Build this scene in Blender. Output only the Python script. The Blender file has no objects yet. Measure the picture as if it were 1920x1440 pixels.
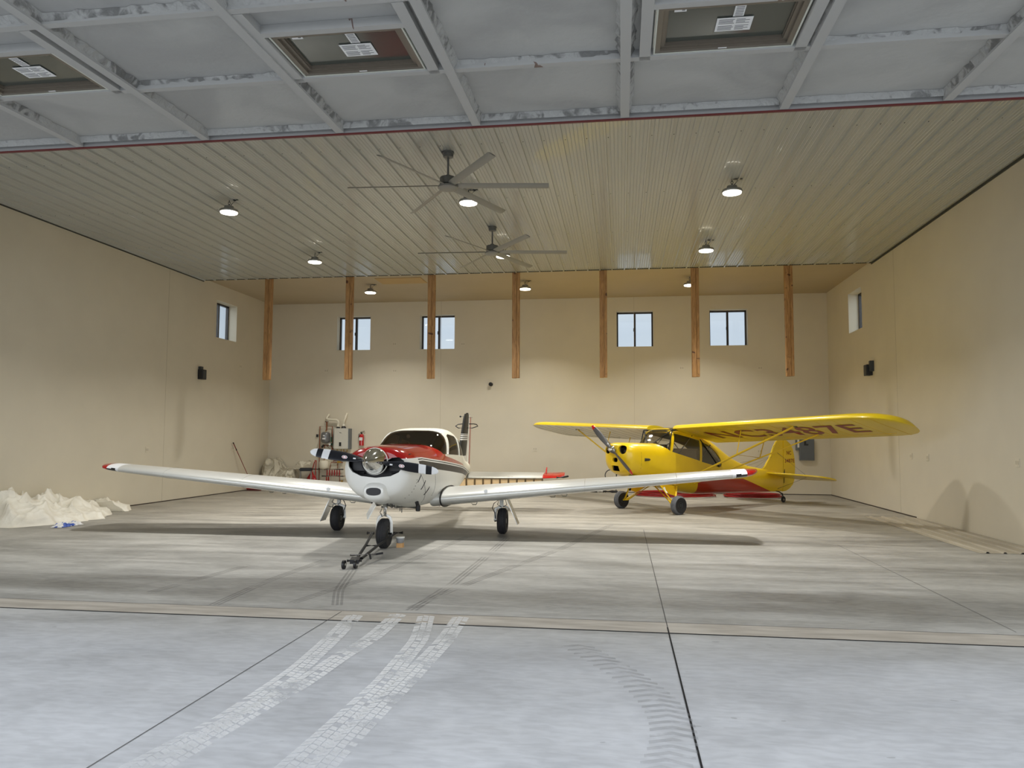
import bpy, bmesh, math, random
from mathutils import Vector, Matrix
from mathutils.bvhtree import BVHTree
random.seed(7)
C = bpy.context.scene.collection
PI = math.pi
SKYF, EXPO = 2.9, 0.0
W, H, D, HD, YP = 17.63, 6.04, 17.36, 4.44, 13.10

# ------------------------------------------------------------------ materials
def lin(c):
    c = c / 255.0
    return c / 12.92 if c <= 0.04045 else ((c + 0.055) / 1.055) ** 2.4
def rgb(r, g, b): return (lin(r), lin(g), lin(b), 1.0)
MATS = {}
def mat(name, col, rough=0.5, metal=0.0, var=0.0, vscale=3.0, bump=0.0, bscale=40.0, coat=0.0, stretch=(1, 1, 1), spec=0.5):
    if name in MATS: return MATS[name]
    m = bpy.data.materials.new(name); m.use_nodes = True
    nt = m.node_tree; b = nt.nodes['Principled BSDF']
    b.inputs['Base Color'].default_value = col
    b.inputs['Roughness'].default_value = rough
    b.inputs['Metallic'].default_value = metal
    b.inputs['Coat Weight'].default_value = coat
    b.inputs['Specular IOR Level'].default_value = spec
    tc = nt.nodes.new('ShaderNodeTexCoord'); mp = nt.nodes.new('ShaderNodeMapping')
    mp.inputs['Scale'].default_value = stretch
    nt.links.new(tc.outputs['Object'], mp.inputs['Vector'])
    n = nt.nodes.new('ShaderNodeTexNoise'); n.inputs['Scale'].default_value = vscale; n.inputs['Detail'].default_value = 5
    nt.links.new(mp.outputs[0], n.inputs['Vector'])
    v = max(var, 0.02)
    mr = nt.nodes.new('ShaderNodeMapRange'); mr.inputs[1].default_value = 0.3; mr.inputs[2].default_value = 0.7
    mr.inputs[3].default_value = 1 - v; mr.inputs[4].default_value = 1 + v
    nt.links.new(n.outputs[0], mr.inputs[0])
    mx = nt.nodes.new('ShaderNodeVectorMath'); mx.operation = 'SCALE'
    mx.inputs[0].default_value = col[:3]; nt.links.new(mr.outputs[0], mx.inputs['Scale'])
    nt.links.new(mx.outputs[0], b.inputs['Base Color'])
    if bump > 0:
        n2 = nt.nodes.new('ShaderNodeTexNoise'); n2.inputs['Scale'].default_value = bscale; n2.inputs['Detail'].default_value = 6
        nt.links.new(mp.outputs[0], n2.inputs['Vector'])
        bp = nt.nodes.new('ShaderNodeBump'); bp.inputs['Strength'].default_value = bump; bp.inputs['Distance'].default_value = 0.02
        nt.links.new(n2.outputs[0], bp.inputs['Height']); nt.links.new(bp.outputs[0], b.inputs['Normal'])
    MATS[name] = m
    return m
def emis(name, col, s):
    m = bpy.data.materials.new(name); m.use_nodes = True
    b = m.node_tree.nodes['Principled BSDF']
    b.inputs['Base Color'].default_value = col
    b.inputs['Emission Color'].default_value = col; b.inputs['Emission Strength'].default_value = s
    return m
def glass(name, tint, refl=0.25, rough=0.03, trans=0.85):
    m = bpy.data.materials.new(name); m.use_nodes = True
    nt = m.node_tree; nt.nodes.clear()
    o = nt.nodes.new('ShaderNodeOutputMaterial'); t = nt.nodes.new('ShaderNodeBsdfTransparent')
    t.inputs[0].default_value = tint
    g = nt.nodes.new('ShaderNodeBsdfGlossy'); g.inputs['Roughness'].default_value = rough
    mx = nt.nodes.new('ShaderNodeMixShader'); lw = nt.nodes.new('ShaderNodeLayerWeight'); lw.inputs[0].default_value = 0.15
    ml = nt.nodes.new('ShaderNodeMath'); ml.operation = 'MULTIPLY_ADD'; ml.inputs[1].default_value = refl * 2; ml.inputs[2].default_value = refl * 0.3
    nt.links.new(lw.outputs['Fresnel'], ml.inputs[0]); nt.links.new(ml.outputs[0], mx.inputs[0])
    nt.links.new(t.outputs[0], mx.inputs[1]); nt.links.new(g.outputs[0], mx.inputs[2]); nt.links.new(mx.outputs[0], o.inputs[0])
    return m

class NB:
    """small node-expression helper"""
    def __init__(s, m):
        s.nt = m.node_tree; s.b = s.nt.nodes['Principled BSDF']
        s.tc = s.nt.nodes.new('ShaderNodeTexCoord')
        s.sp = s.nt.nodes.new('ShaderNodeSeparateXYZ'); s.nt.links.new(s.tc.outputs['Object'], s.sp.inputs[0])
        s.x, s.y, s.z = s.sp.outputs
    def put(s, sock, v):
        if isinstance(v, (int, float)): sock.default_value = v
        elif isinstance(v, tuple): sock.default_value = v
        else: s.nt.links.new(v, sock)
    def m(s, op, a, b=0.0, c=0.0):
        n = s.nt.nodes.new('ShaderNodeMath'); n.operation = op
        for i, v in enumerate((a, b, c)): s.put(n.inputs[i], v)
        return n.outputs[0]
    def gt(s, a, b): return s.m('GREATER_THAN', a, b)
    def lt(s, a, b): return s.m('LESS_THAN', a, b)
    def mul(s, *a):
        r = a[0]
        for q in a[1:]: r = s.m('MULTIPLY', r, q)
        return r
    def add(s, *a):
        r = a[0]
        for q in a[1:]: r = s.m('ADD', r, q)
        return r
    def noise(s, scale, stretch=(1, 1, 1), detail=5, dist=0.0):
        mp = s.nt.nodes.new('ShaderNodeMapping'); mp.inputs['Scale'].default_value = stretch
        s.nt.links.new(s.tc.outputs['Object'], mp.inputs[0])
        n = s.nt.nodes.new('ShaderNodeTexNoise'); n.inputs['Scale'].default_value = scale; n.inputs['Detail'].default_value = detail
        n.inputs['Distortion'].default_value = dist
        s.nt.links.new(mp.outputs[0], n.inputs['Vector']); return n.outputs[0]
    def ramp(s, v, a, b, c=0.0, d=1.0):
        n = s.nt.nodes.new('ShaderNodeMapRange'); n.interpolation_type = 'SMOOTHSTEP'
        s.put(n.inputs[0], v)
        for i, q in enumerate((a, b, c, d)): s.put(n.inputs[i + 1], q)
        return n.outputs[0]
    def mix(s, f, a, b):
        n = s.nt.nodes.new('ShaderNodeMix'); n.data_type = 'RGBA'
        s.put(n.inputs[0], f); s.put(n.inputs[6], a); s.put(n.inputs[7], b); return n.outputs[2]
    def color(s, c): s.put(s.b.inputs['Base Color'], c)
    def bump(s, h, st=0.3, dist=0.02):
        n = s.nt.nodes.new('ShaderNodeBump'); n.inputs['Strength'].default_value = st; n.inputs['Distance'].default_value = dist
        s.nt.links.new(h, n.inputs['Height']); s.nt.links.new(n.outputs[0], s.b.inputs['Normal'])
def newmat(name, rough=0.5, metal=0.0, coat=0.0):
    m = bpy.data.materials.new(name); m.use_nodes = True
    b = m.node_tree.nodes['Principled BSDF']; b.inputs['Roughness'].default_value = rough
    b.inputs['Metallic'].default_value = metal; b.inputs['Coat Weight'].default_value = coat
    return m, NB(m)

# ------------------------------------------------------------------ mesh helpers
def B(): return bmesh.new()
def obj(name, bm, m=None, parent=None, smooth=None, loc=None, rot=None):
    me = bpy.data.meshes.new(name)
    bmesh.ops.recalc_face_normals(bm, faces=bm.faces[:])
    bm.to_mesh(me); bm.free()
    o = bpy.data.objects.new(name, me); C.objects.link(o)
    if m is not None:
        for q in (m if isinstance(m, (list, tuple)) else [m]): me.materials.append(q)
    if smooth is not None:
        me.shade_smooth(); me.set_sharp_from_angle(angle=math.radians(smooth))
    if parent is not None: o.parent = parent
    if loc is not None: o.location = loc
    if rot is not None: o.rotation_euler = rot
    return o
def thing(name, label, cat, loc=(0, 0, 0), rotz=0.0, group=None, kind=None):
    o = bpy.data.objects.new(name, None); C.objects.link(o); o.empty_display_size = 0.1
    o.location = loc; o.rotation_euler = (0, 0, rotz); tag(o, label, cat, group, kind); return o
def tag(o, label, cat, group=None, kind=None):
    if label: o['label'] = label
    if cat: o['category'] = cat
    if group: o['group'] = group
    if kind: o['kind'] = kind
    return o
def struct(name, bm, m, label=None, smooth=None, parent=None):
    o = obj(name, bm, m, parent, smooth)
    if parent is None: o['kind'] = 'structure'
    if label: o['label'] = label
    return o
def dup(root, loc, label=None, rotz=None):
    r = root.copy(); C.objects.link(r); r.location = loc
    if rotz is not None: r.rotation_euler = (0, 0, rotz)
    if label: r['label'] = label
    for ch in list(root.children):
        c = ch.copy(); C.objects.link(c); c.parent = r
        for g in list(ch.children):
            d = g.copy(); C.objects.link(d); d.parent = c
    return r
def box(bm, a, b, mi=0, rot=None, piv=None):
    vs = []
    for z in (a[2], b[2]):
        for y in (a[1], b[1]):
            for x in (a[0], b[0]):
                v = Vector((x, y, z))
                if rot is not None: v = rot @ (v - piv) + piv
                vs.append(bm.verts.new(v))
    for f in ((0, 1, 3, 2), (4, 6, 7, 5), (0, 4, 5, 1), (2, 3, 7, 6), (0, 2, 6, 4), (1, 5, 7, 3)):
        bm.faces.new([vs[i] for i in f]).material_index = mi
def cbox(bm, c, s, mi=0, R=None):
    c = Vector(c); s = Vector(s) / 2
    box(bm, c - s, c + s, mi, R, c)
def poly(bm, pts, mi=0):
    f = bm.faces.new([bm.verts.new(p) for p in pts]); f.material_index = mi; return f
def loft(bm, rings, closed=True, cap=True, mi=0):
    vr = [[bm.verts.new(p) for p in r] for r in rings]
    n = len(vr[0])
    for i in range(len(vr) - 1):
        for j in range(n if closed else n - 1):
            k = (j + 1) % n
            bm.faces.new((vr[i][j], vr[i][k], vr[i + 1][k], vr[i + 1][j])).material_index = mi
    if cap and closed:
        bm.faces.new(vr[0][::-1]).material_index = mi; bm.faces.new(vr[-1]).material_index = mi
    return vr
def basis(d):
    d = d.normalized(); u = Vector((0, 0, 1)) if abs(d.z) < 0.95 else Vector((0, 1, 0))
    a = d.cross(u).normalized(); return a, a.cross(d).normalized()
def tube(bm, pts, r, n=10, mi=0, closed=False):
    pts = [Vector(p) for p in pts]; rings = []
    rr = r if isinstance(r, (list, tuple)) else [r] * len(pts)
    pa = None
    for i, p in enumerate(pts):
        if closed: d = pts[(i + 1) % len(pts)] - pts[i - 1]
        else: d = (pts[min(i + 1, len(pts) - 1)] - pts[max(i - 1, 0)])
        d.normalize()
        if pa is None: a, b = basis(d)
        else:
            a = (pa - d * pa.dot(d)).normalized(); b = d.cross(a)
        pa = a
        rings.append([p + (a * math.cos(t) + b * math.sin(t)) * rr[i] for t in [2 * PI * k / n for k in range(n)]])
    if closed:
        rings.append(rings[0]); loft(bm, rings, True, False, mi)
        bmesh.ops.remove_doubles(bm, verts=bm.verts[:], dist=1e-6)
    else: loft(bm, rings, True, True, mi)
def flat(bm, pts, w, t, up=Vector((0, 0, 1)), mi=0):
    """bar of rectangular/streamlined section w x t along pts"""
    rings = []
    for i, p in enumerate(pts):
        p = Vector(p); d = (Vector(pts[min(i + 1, len(pts) - 1)]) - Vector(pts[max(i - 1, 0)])).normalized()
        a = d.cross(up).normalized(); b = a.cross(d).normalized()
        rings.append([p + a * (w / 2 * math.cos(k)) + b * (t / 2 * math.sin(k)) for k in [2 * PI * q / 12 for q in range(12)]])
    loft(bm, rings, True, True, mi)
def lathe(bm, prof, n=24, axis='z', c=(0, 0, 0), mi=0, cap=True):
    c = Vector(c); rings = []
    for r, h in prof:
        ring = []
        for k in range(n):
            a = 2 * PI * k / n; u, v = r * math.cos(a), r * math.sin(a)
            ring.append(c + (Vector((u, v, h)) if axis == 'z' else Vector((h, u, v)) if axis == 'x' else Vector((u, h, v))))
        rings.append(ring)
    loft(bm, rings, True, cap, mi)
def prism(bm, pts2, lo, hi, axis='x', mi=0):
    """closed prism of a 2-D polygon. axis x: pts are (y,z); y: (x,z); z: (x,y)"""
    def P(q, h): return (h, q[0], q[1]) if axis == 'x' else (q[0], h, q[1]) if axis == 'y' else (q[0], q[1], h)
    loft(bm, [[P(q, lo) for q in pts2], [P(q, hi) for q in pts2]], True, True, mi)
def bool_(o, cutter, op):
    md = o.modifiers.new('b', 'BOOLEAN'); md.operation = op; md.object = cutter; md.solver = 'EXACT'
    bpy.context.view_layer.update()
    dg = bpy.context.evaluated_depsgraph_get()
    me = bpy.data.meshes.new_from_object(o.evaluated_get(dg))
    o.modifiers.clear(); old = o.data; o.data = me; bpy.data.meshes.remove(old)
def remove(o): bpy.data.objects.remove(o, do_unlink=True)
def smooth(o, a=35):
    o.data.shade_smooth(); o.data.set_sharp_from_angle(angle=math.radians(a))

# ------------------------------------------------------------------ common materials
M_dry = mat('cream_drywall_paint', rgb(212, 204, 184), 0.72, var=0.025, vscale=1.2, bump=0.03, bscale=90)
M_dryceil = mat('drywall_ceiling', rgb(178, 164, 138), 0.75, var=0.03, vscale=1.0, bump=0.03, bscale=60)
M_black = mat('black_plastic', rgb(22, 22, 24), 0.45)
M_blk2 = mat('dark_grey_metal', rgb(62, 66, 68), 0.4, 0.4)
M_dark = mat('dark_interior', rgb(30, 24, 21), 0.7, var=0.2)
M_white = mat('white_gloss_paint', rgb(232, 232, 226), 0.28, coat=0.4)
M_silver = mat('silver_white_wing_paint', rgb(218, 219, 215), 0.3, 0.35, var=0.03, vscale=2, coat=0.3)
M_chrome = mat('polished_chrome', rgb(215, 215, 212), 0.07, 1.0)
M_alu = mat('aluminium', rgb(180, 180, 176), 0.3, 0.9)
M_red = mat('red_gloss_paint', rgb(176, 14, 18), 0.16, coat=0.7)
M_blkgloss = mat('black_gloss_paint', rgb(14, 16, 20), 0.22, coat=0.4)
M_rubber = mat('tyre_rubber', rgb(34, 34, 36), 0.75, var=0.15, vscale=20)
M_rubgrey = mat('dusty_tread', rgb(98, 100, 104), 0.85, var=0.15, vscale=20)
M_yel = mat('yellow_fabric_paint', rgb(224, 194, 24), 0.33, var=0.04, vscale=1.5, coat=0.25)
M_yeldk = mat('yellow_tube_paint', rgb(222, 184, 30), 0.3)
M_orange = mat('red_orange_fabric', rgb(176, 46, 14), 0.4, coat=0.1)
M_cop = mat('copper_pipe', rgb(150, 78, 48), 0.35, 0.7, var=0.1)
M_brass = mat('brass', rgb(180, 146, 70), 0.3, 0.8)
M_pvc = mat('white_pvc', rgb(226, 220, 200), 0.4)
M_pex = mat('red_pex_tube', rgb(150, 18, 20), 0.35)
M_grey = mat('grey_enamel', rgb(104, 110, 116), 0.4, 0.1)
M_paper = mat('white_paper', rgb(226, 226, 224), 0.7)
M_ink = mat('grey_ink', rgb(120, 120, 120), 0.8)

# ------------------------------------------------------------------ walls
def panel_holes(bm, u0, u1, v0, v1, holes, P, depth):
    """wall sheet with rectangular holes and reveals; P(u,v,d) -> point, d=0 inner face, d=depth outer face"""
    us = sorted({u0, u1, *[h[0] for h in holes], *[h[1] for h in holes]})
    vs = sorted({v0, v1, *[h[2] for h in holes], *[h[3] for h in holes]})
    def inh(u, v): return any(h[0] < u < h[1] and h[2] < v < h[3] for h in holes)
    for i in range(len(us) - 1):
        for j in range(len(vs) - 1):
            if inh((us[i] + us[i + 1]) / 2, (vs[j] + vs[j + 1]) / 2): continue
            for d in (0, depth):
                poly(bm, [P(us[i], vs[j], d), P(us[i + 1], vs[j], d), P(us[i + 1], vs[j + 1], d), P(us[i], vs[j + 1], d)])
    for h in holes + [(u0, u1, v0, v1)]:
        q = [(h[0], h[2]), (h[1], h[2]), (h[1], h[3]), (h[0], h[3])]
        for k in range(4):
            a, b = q[k], q[(k + 1) % 4]
            poly(bm, [P(*a, 0), P(*b, 0), P(*b, depth), P(*a, depth)])
    bmesh.ops.remove_doubles(bm, verts=bm.verts[:], dist=1e-5)
TH = 0.36
backwin = [(2.29, 3.42), (5.08, 6.22), (11.37, 12.49), (14.19, 15.32)]
bm = B(); panel_holes(bm, -TH, W + TH, 0, H + .3, [(a, b, 4.49, 5.60) for a, b in backwin], lambda u, v, d: (u, D + d, v), TH)
for sx in (5.78, 11.90): box(bm, (sx - .004, D - .003, 0), (sx + .004, D, H), 1)
M_seam = mat('drywall_seam', rgb(186, 177, 156), 0.8)  # thin seam strips, a little darker than the wall paint
struct('wall_back', bm, [M_dry, M_seam], 'cream painted back wall with four small high windows')
bm = B(); panel_holes(bm, -.3, D, 0, H + .3, [(13.87, 15.05, 4.50, 5.58)], lambda u, v, d: (-d, u, v), TH)
box(bm, (0, 11.496, 0), (.003, 11.504, H), 1)
struct('wall_left', bm, [M_dry, M_seam], 'cream painted left wall')
bm = B(); panel_holes(bm, -.3, D, 0, H + .3, [(14.0, 15.17, 4.51, 5.58)], lambda u, v, d: (W + d, u, v), TH)
box(bm, (W - .003, 11.606, 0), (W, 11.614, H), 1)
struct('wall_right', bm, [M_dry, M_seam], 'cream painted right wall')
bm = B()
box(bm, (-TH, -.32, HD + .12), (W + TH, -.02, H + .5)); box(bm, (-TH, -.32, 0), (.25, -.02, HD + .03)); box(bm, (W - .25, -.32, 0), (W + TH, -.02, HD + .03))
struct('wall_front', bm, M_dry, 'front wall header and jambs round the big door opening')
# dark sealing gap at the foot of the walls
M_gap = mat('dark_base_gap', rgb(60, 48, 38), 0.8)
bm = B(); box(bm, (0, 0, 0), (.012, D, .022)); struct('baseboard_left', bm, M_gap)
bm = B(); box(bm, (W - .012, 10.7, 0), (W, D, .022)); struct('baseboard_right', bm, M_gap)
bm = B(); box(bm, (0.012, D - .012, 0), (W - .012, D, .02)); struct('baseboard_back', bm, M_gap)

# ------------------------------------------------------------------ windows in the walls
M_fr = mat('bronze_window_frame', rgb(52, 46, 42), 0.45)
M_pane = glass('window_pane_glass', (0.93, 0.96, 0.97, 1), 0.12)
M_lock = M_blk2
def slider_window(n, P, u0, u1, v0, v1, split=.5):
    """sliding window set at the outer side of the reveal"""
    r = bpy.data.objects.new('window_%d' % n, None); C.objects.link(r); r['kind'] = 'structure'
    bm = B(); f = .045; um = u0 + (u1 - u0) * split
    def bx(a, b, c, d, y0, y1):
        p, q = P(a, c, y0), P(b, d, y1)
        box(bm, [min(p[i], q[i]) for i in range(3)], [max(p[i], q[i]) for i in range(3)])
    d0, d1 = TH - .10, TH - .02
    bx(u0, u1, v0, v0 + f * .5, d0, d1); bx(u0, u1, v1 - f, v1, d0, d1)
    bx(u0, u0 + f, v0, v1, d0, d1); bx(u1 - f, u1, v0, v1, d0, d1)
    bx(um - .03, um + .03, v0, v1, d0 - .01, d1)
    obj('window_frame', bm, M_fr, r)
    for a, b, dd in ((u0 + f, um - .03, .05), (um + .03, u1 - f, .065)):
        bm = B(); bx(a, b, v0 + .02, v1 - f, TH - dd - .004, TH - dd); obj('window_pane', bm, M_pane, r)
    bm = B(); bx(um - .045, um - .03, (v0 + v1) / 2 - .05, (v0 + v1) / 2 + .05, d0 - .03, d0); obj('window_latch', bm, M_black, r)
for i, (a, b) in enumerate(backwin): slider_window(i + 1, lambda u, v, d: (u, D + d, v), a, b, 4.49, 5.60)
slider_window(5, lambda u, v, d: (-d, u, v), 13.87, 15.05, 4.50, 5.58)
slider_window(6, lambda u, v, d: (W + d, u, v), 14.0, 15.17, 4.51, 5.58)

# ------------------------------------------------------------------ ceiling
bm = B(); box(bm, (-TH, -.3, H), (W + TH, D + TH, H + .3))
struct('ceiling', bm, M_dryceil, 'plain drywall ceiling')
# ribbed white steel lining below it, one folded profile run front to back
M_steel = mat('white_ribbed_steel', rgb(170, 172, 166), 0.28, 0.0, var=0.04, vscale=1.5, coat=0.35, stretch=(6, .3, 1))
prof = []; x = .03; zb, zr = H - .045, H - .025
pitch = .312
while x < W - .05:
    prof += [(x, zb), (x + .008, zb - .030), (x + .034, zb - .030), (x + .042, zb)]
    for k in range(1, 5):
        xx = x + .042 + (pitch - .042) * k / 5
        if xx < W - .06: prof += [(xx - .010, zb), (xx - .003, zb - .007), (xx + .003, zb - .007), (xx + .010, zb)]
    x += pitch
prof = [q for q in prof if q[0] < W - .02]
prof = [(0.0, zb)] + prof + [(W, zb)]
bm = B()
loft(bm, [[(px, y, pz) for px, pz in prof] for y in (-.02, 3.3, 6.6, 9.8, YP)], closed=False)
for i in range(60):      # rows of small screws
    pass
sc = []
for yy in (.35, 1.9, 4.3, 6.9, 9.5, 12.2):
    xx = .03
    while xx < W - .2:
        box(bm, (xx + .062, yy - .006, zb - .006), (xx + .074, yy + .006, zb - .001), 1)
        xx += pitch
struct('ceiling_lining', bm, [M_steel, M_blk2], 'white ribbed steel ceiling lining')
M_trim = mat('dark_reveal_trim', rgb(66, 68, 62), 0.6)
bm = B(); box(bm, (0, YP, H - .062), (W, YP + .02, H)); struct('trim_1', bm, M_trim, 'dark edge trim where the steel ceiling ends')
bm = B(); box(bm, (0, 0, H - .09), (.02, YP + .02, H - .03)); struct('trim_2', bm, M_trim)
bm = B(); box(bm, (W - .02, 0, H - .09), (W, YP + .02, H - .03)); struct('trim_3', bm, M_trim)
M_maroon = mat('maroon_steel', rgb(96, 34, 32), 0.5)
bm = B(); box(bm, (0, -.028, HD - .010), (W, -.005, HD + .004)); struct('trim_4', bm, M_maroon, 'thin maroon flashing along the door header')
bm = B(); box(bm, (0, -.026, HD + .005), (W, -.005, HD + .12)); struct('trim_5', bm, mat('header_grey', rgb(150, 150, 147), .8), 'grey header steel behind the flashing')

# ------------------------------------------------------------------ floor
m, n = newmat('concrete', 0.55)
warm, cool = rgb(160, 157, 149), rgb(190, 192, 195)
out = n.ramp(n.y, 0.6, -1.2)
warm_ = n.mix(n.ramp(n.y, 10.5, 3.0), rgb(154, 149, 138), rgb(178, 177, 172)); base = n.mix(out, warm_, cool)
st = n.noise(1.0, (.55, 3.2, 1), 8, .6)            # streaks across the bay
st2 = n.noise(1.0, (.3, 1.4, 1), 6, .4)
bl = n.noise(.9, (1, 1, 1), 7, 1.2)
fine = n.noise(14, (.5, 1.4, 1), 8, .4)
ins = n.m('SUBTRACT', 1.0, out)
sv = n.ramp(st, .34, .66, -.5, .5); sv2 = n.ramp(st2, .32, .68, -.5, .5)
bv = n.ramp(bl, .3, .7, -.5, .5); fv = n.ramp(fine, .3, .7, -.5, .5)
def band(c, w):
    d = n.m('ABSOLUTE', n.m('SUBTRACT', n.add(n.y, n.mul(sv2, .5)), c)); return n.ramp(d, w, w * .35)
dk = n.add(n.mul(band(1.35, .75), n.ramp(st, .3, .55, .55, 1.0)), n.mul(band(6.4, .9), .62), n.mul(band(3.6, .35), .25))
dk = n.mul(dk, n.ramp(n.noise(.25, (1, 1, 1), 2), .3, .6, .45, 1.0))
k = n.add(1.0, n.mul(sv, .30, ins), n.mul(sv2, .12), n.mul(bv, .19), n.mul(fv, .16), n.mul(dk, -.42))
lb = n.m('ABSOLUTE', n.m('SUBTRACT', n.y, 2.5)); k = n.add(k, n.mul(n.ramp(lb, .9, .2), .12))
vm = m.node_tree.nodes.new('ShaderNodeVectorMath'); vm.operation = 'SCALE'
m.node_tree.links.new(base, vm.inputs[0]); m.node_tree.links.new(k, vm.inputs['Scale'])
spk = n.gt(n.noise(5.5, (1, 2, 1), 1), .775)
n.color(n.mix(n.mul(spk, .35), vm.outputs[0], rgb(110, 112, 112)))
n.put(n.b.inputs['Roughness'], n.add(.56, n.mul(sv, .12), n.mul(dk, -.1)))
n.bump(fine, .12, .01)
M_conc = m
m, n = newmat('concrete_strip', 0.6)
n.color(n.mix(n.ramp(n.noise(3, (.6, 3, 1), 6), .3, .7), rgb(205, 198, 186), rgb(176, 168, 156))); M_strip = m
M_joint = mat('joint_black', rgb(22, 20, 20), 0.9)
M_joint2 = mat('joint_grey', rgb(96, 94, 92), 0.9)
def fade_mat(name, col, f0, f1, amt, ns=9.0):
    m, n = newmat(name, 0.75); nt = m.node_tree
    n.color(col); a = n.mul(n.ramp(n.y, f0, f1), n.ramp(n.noise(ns, (1, 1, 1), 4), .30, .50), amt)
    n.put(n.b.inputs['Alpha'], a); return m
M_tread = fade_mat('white_dust_tread_prints', rgb(252, 252, 250), -3.9, -1.2, .78, 4.0)
M_tire = fade_mat('dark_tyre_marks', rgb(90, 88, 86), -1, 0.5, .2, 1.6)
M_chev = fade_mat('grey_tractor_prints', rgb(146, 145, 145), -3.9, -2.0, .20)
bm = B()
poly(bm, [(-30, -26, 0), (48, -26, 0), (48, D + 3, 0), (-30, D + 3, 0)], 0)
def strip(x0, y0, x1, y1, z, mi): poly(bm, [(x0, y0, z), (x1, y0, z), (x1, y1, z), (x0, y1, z)], mi)
strip(0, .02, W, .385, .0015, 1)
strip(-5, -.012, W + 5, .014, .0025, 2)
strip(0, .38, W, .39, .0025, 3)
strip(11.872, -14, 11.884, .2, .003, 2); strip(11.875, .2, 11.883, 7.5, .002, 3)
strip(8.885, -14, 8.892, .35, .003, 3); strip(14.80, .5, 14.805, 6, .002, 3); strip(0.1, 8.8, W, 8.806, .0015, 3)
def ribbon(pts, w, z, mi, dash=None):
    P = []
    for i in range(len(pts) - 1):
        a, b = Vector(pts[i]), Vector(pts[i + 1]); nn = max(2, int((b - a).length / .05))
        for q in range(nn): P.append(a.lerp(b, q / nn))
    P.append(Vector(pts[-1]))
    # smooth
    for _ in range(12): P = [P[0]] + [(P[i - 1] + P[i] * 2 + P[i + 1]) / 4 for i in range(1, len(P) - 1)] + [P[-1]]
    L, R = [], []
    for i, p in enumerate(P):
        d = (P[min(i + 1, len(P) - 1)] - P[max(i - 1, 0)]).normalized(); s = Vector((-d.y, d.x))
        L.append((p, d, s))
    if dash is None:
        for i in range(len(L) - 1):
            a, b = L[i], L[i + 1]
            A, Bq = a[0] + a[2] * w / 2, a[0] - a[2] * w / 2; Cq, Dq = b[0] - b[2] * w / 2, b[0] + b[2] * w / 2
            poly(bm, [(*A, z), (*Bq, z), (*Cq, z), (*Dq, z)], mi)
    else:
        for i in range(0, len(L) - 1):
            p, d, s = L[i]
            for c in range(-1, 2):
                if random.random() < .06: continue
                ce = p + s * (c * w / 3) + d * (.02 if c else 0.0) + d * ((i % 2) * 0.004)
                a = w / 3 * .45; l = .021; sk = .012 * (1 if c >= 0 else -1)
                poly(bm, [(*(ce + s * a + d * (l + sk)), z), (*(ce - s * a + d * (l - sk)), z), (*(ce - s * a - d * (l + sk)), z), (*(ce + s * a - d * (l - sk)), z)], mi)
for pts in ([(9.45, .30), (9.48, -.51), (9.42, -1.07), (9.39, -1.77), (9.32, -2.24), (9.2, -3.3)], [(9.07, .2), (9.17, -.64), (9.24, -1.43), (9.23, -2.39), (9.1, -3.2)],
            [(10.04, .28), (10.08, -.5), (10.06, -1.61), (10.03, -2.39), (10.01, -3.4)], [(9.72, .28), (9.87, -.53), (9.92, -1.63), (9.89, -2.57), (9.85, -3.4)]):
    ribbon(pts, .16, .0035, 4, True)
for pts in ([(9.63, 5.9), (9.64, 3.61), (9.62, 1.87), (9.52, .49)], [(11.28, 8.14), (10.59, 4.79), (9.98, 2.63), (9.69, 1.57), (9.5, .6)], [(7.58, 3.26), (7.51, 1.69), (7.57, .42)],
            [(8.97, 6.1), (8.59, 2.21), (8.28, .65)], [(6.77, 2.6), (6.6, .9)], [(8.2, 2.6), (8.5, 1.3), (8.75, .6)]):
    for o_ in (-.045, 0, .045): ribbon([(a + o_, b) for a, b in pts], .026, .0025 + .0002 * random.random(), 5)
for i in range(26):      # chevron prints of a tractor tyre
    t = i / 25; px, py = 11.15 + .62 * math.sin(t * 2.2), -.5 - 2.3 * t
    for s_ in (-1, 1):
        a = Vector((px, py)); b = a + Vector((s_ * .13, -.06)); e = Vector((.0, .022))
        poly(bm, [(*(a + e), .003), (*(a - e), .003), (*(b - e), .003), (*(b + e), .003)], 6)
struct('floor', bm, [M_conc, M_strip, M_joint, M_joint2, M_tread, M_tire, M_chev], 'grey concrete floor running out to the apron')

# ------------------------------------------------------------------ open overhead door
SL = .026
def dz(y): return HD + SL * y
m, n = newmat('grey_sprayed_door_panel', 0.8)
a = n.noise(1.2, (1, 1, 1), 7, .8); b_ = n.noise(.8, (5, .6, 1), 4, .2)
n.color(n.mix(n.ramp(a, .32, .68), rgb(156, 156, 153), rgb(172, 172, 168)))
nz = n.noise(18, (1, 1, 1), 6); n.bump(nz, .35, .01); M_dpanel = m
m, n = newmat('grey_sprayed_foam_edge', 0.9)
n.color(n.mix(n.ramp(n.add(n.mul(n.noise(9, (1, 1, 1), 8, 1.0), .5), n.mul(n.noise(1.3), .5)), .40, .50), rgb(112, 112, 109), rgb(162, 162, 158)))
n.bump(n.noise(20, (1, 1, 1), 7, .6), .9, .02); M_dfoam = m
m, n = newmat('grey_painted_steel_rib', 0.55)
n.color(n.mix(n.mul(n.gt(n.noise(2.2, (3, .8, 1), 4, .8), .70), 1), rgb(166, 166, 163), rgb(110, 92, 84))); n.bump(n.noise(30), .1, .004); M_drib = m
door = bpy.data.objects.new('door_1', None); C.objects.link(door); door['kind'] = 'structure'; door['label'] = 'large grey hangar door swung up overhead'
RX = [3.64, 4.96, 6.29, 7.60, 8.93, 10.215, 11.54, 12.885, 14.195, 15.52]
RW = .075; YR = [-1.125, -2.167, -3.25, -4.3]
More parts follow.
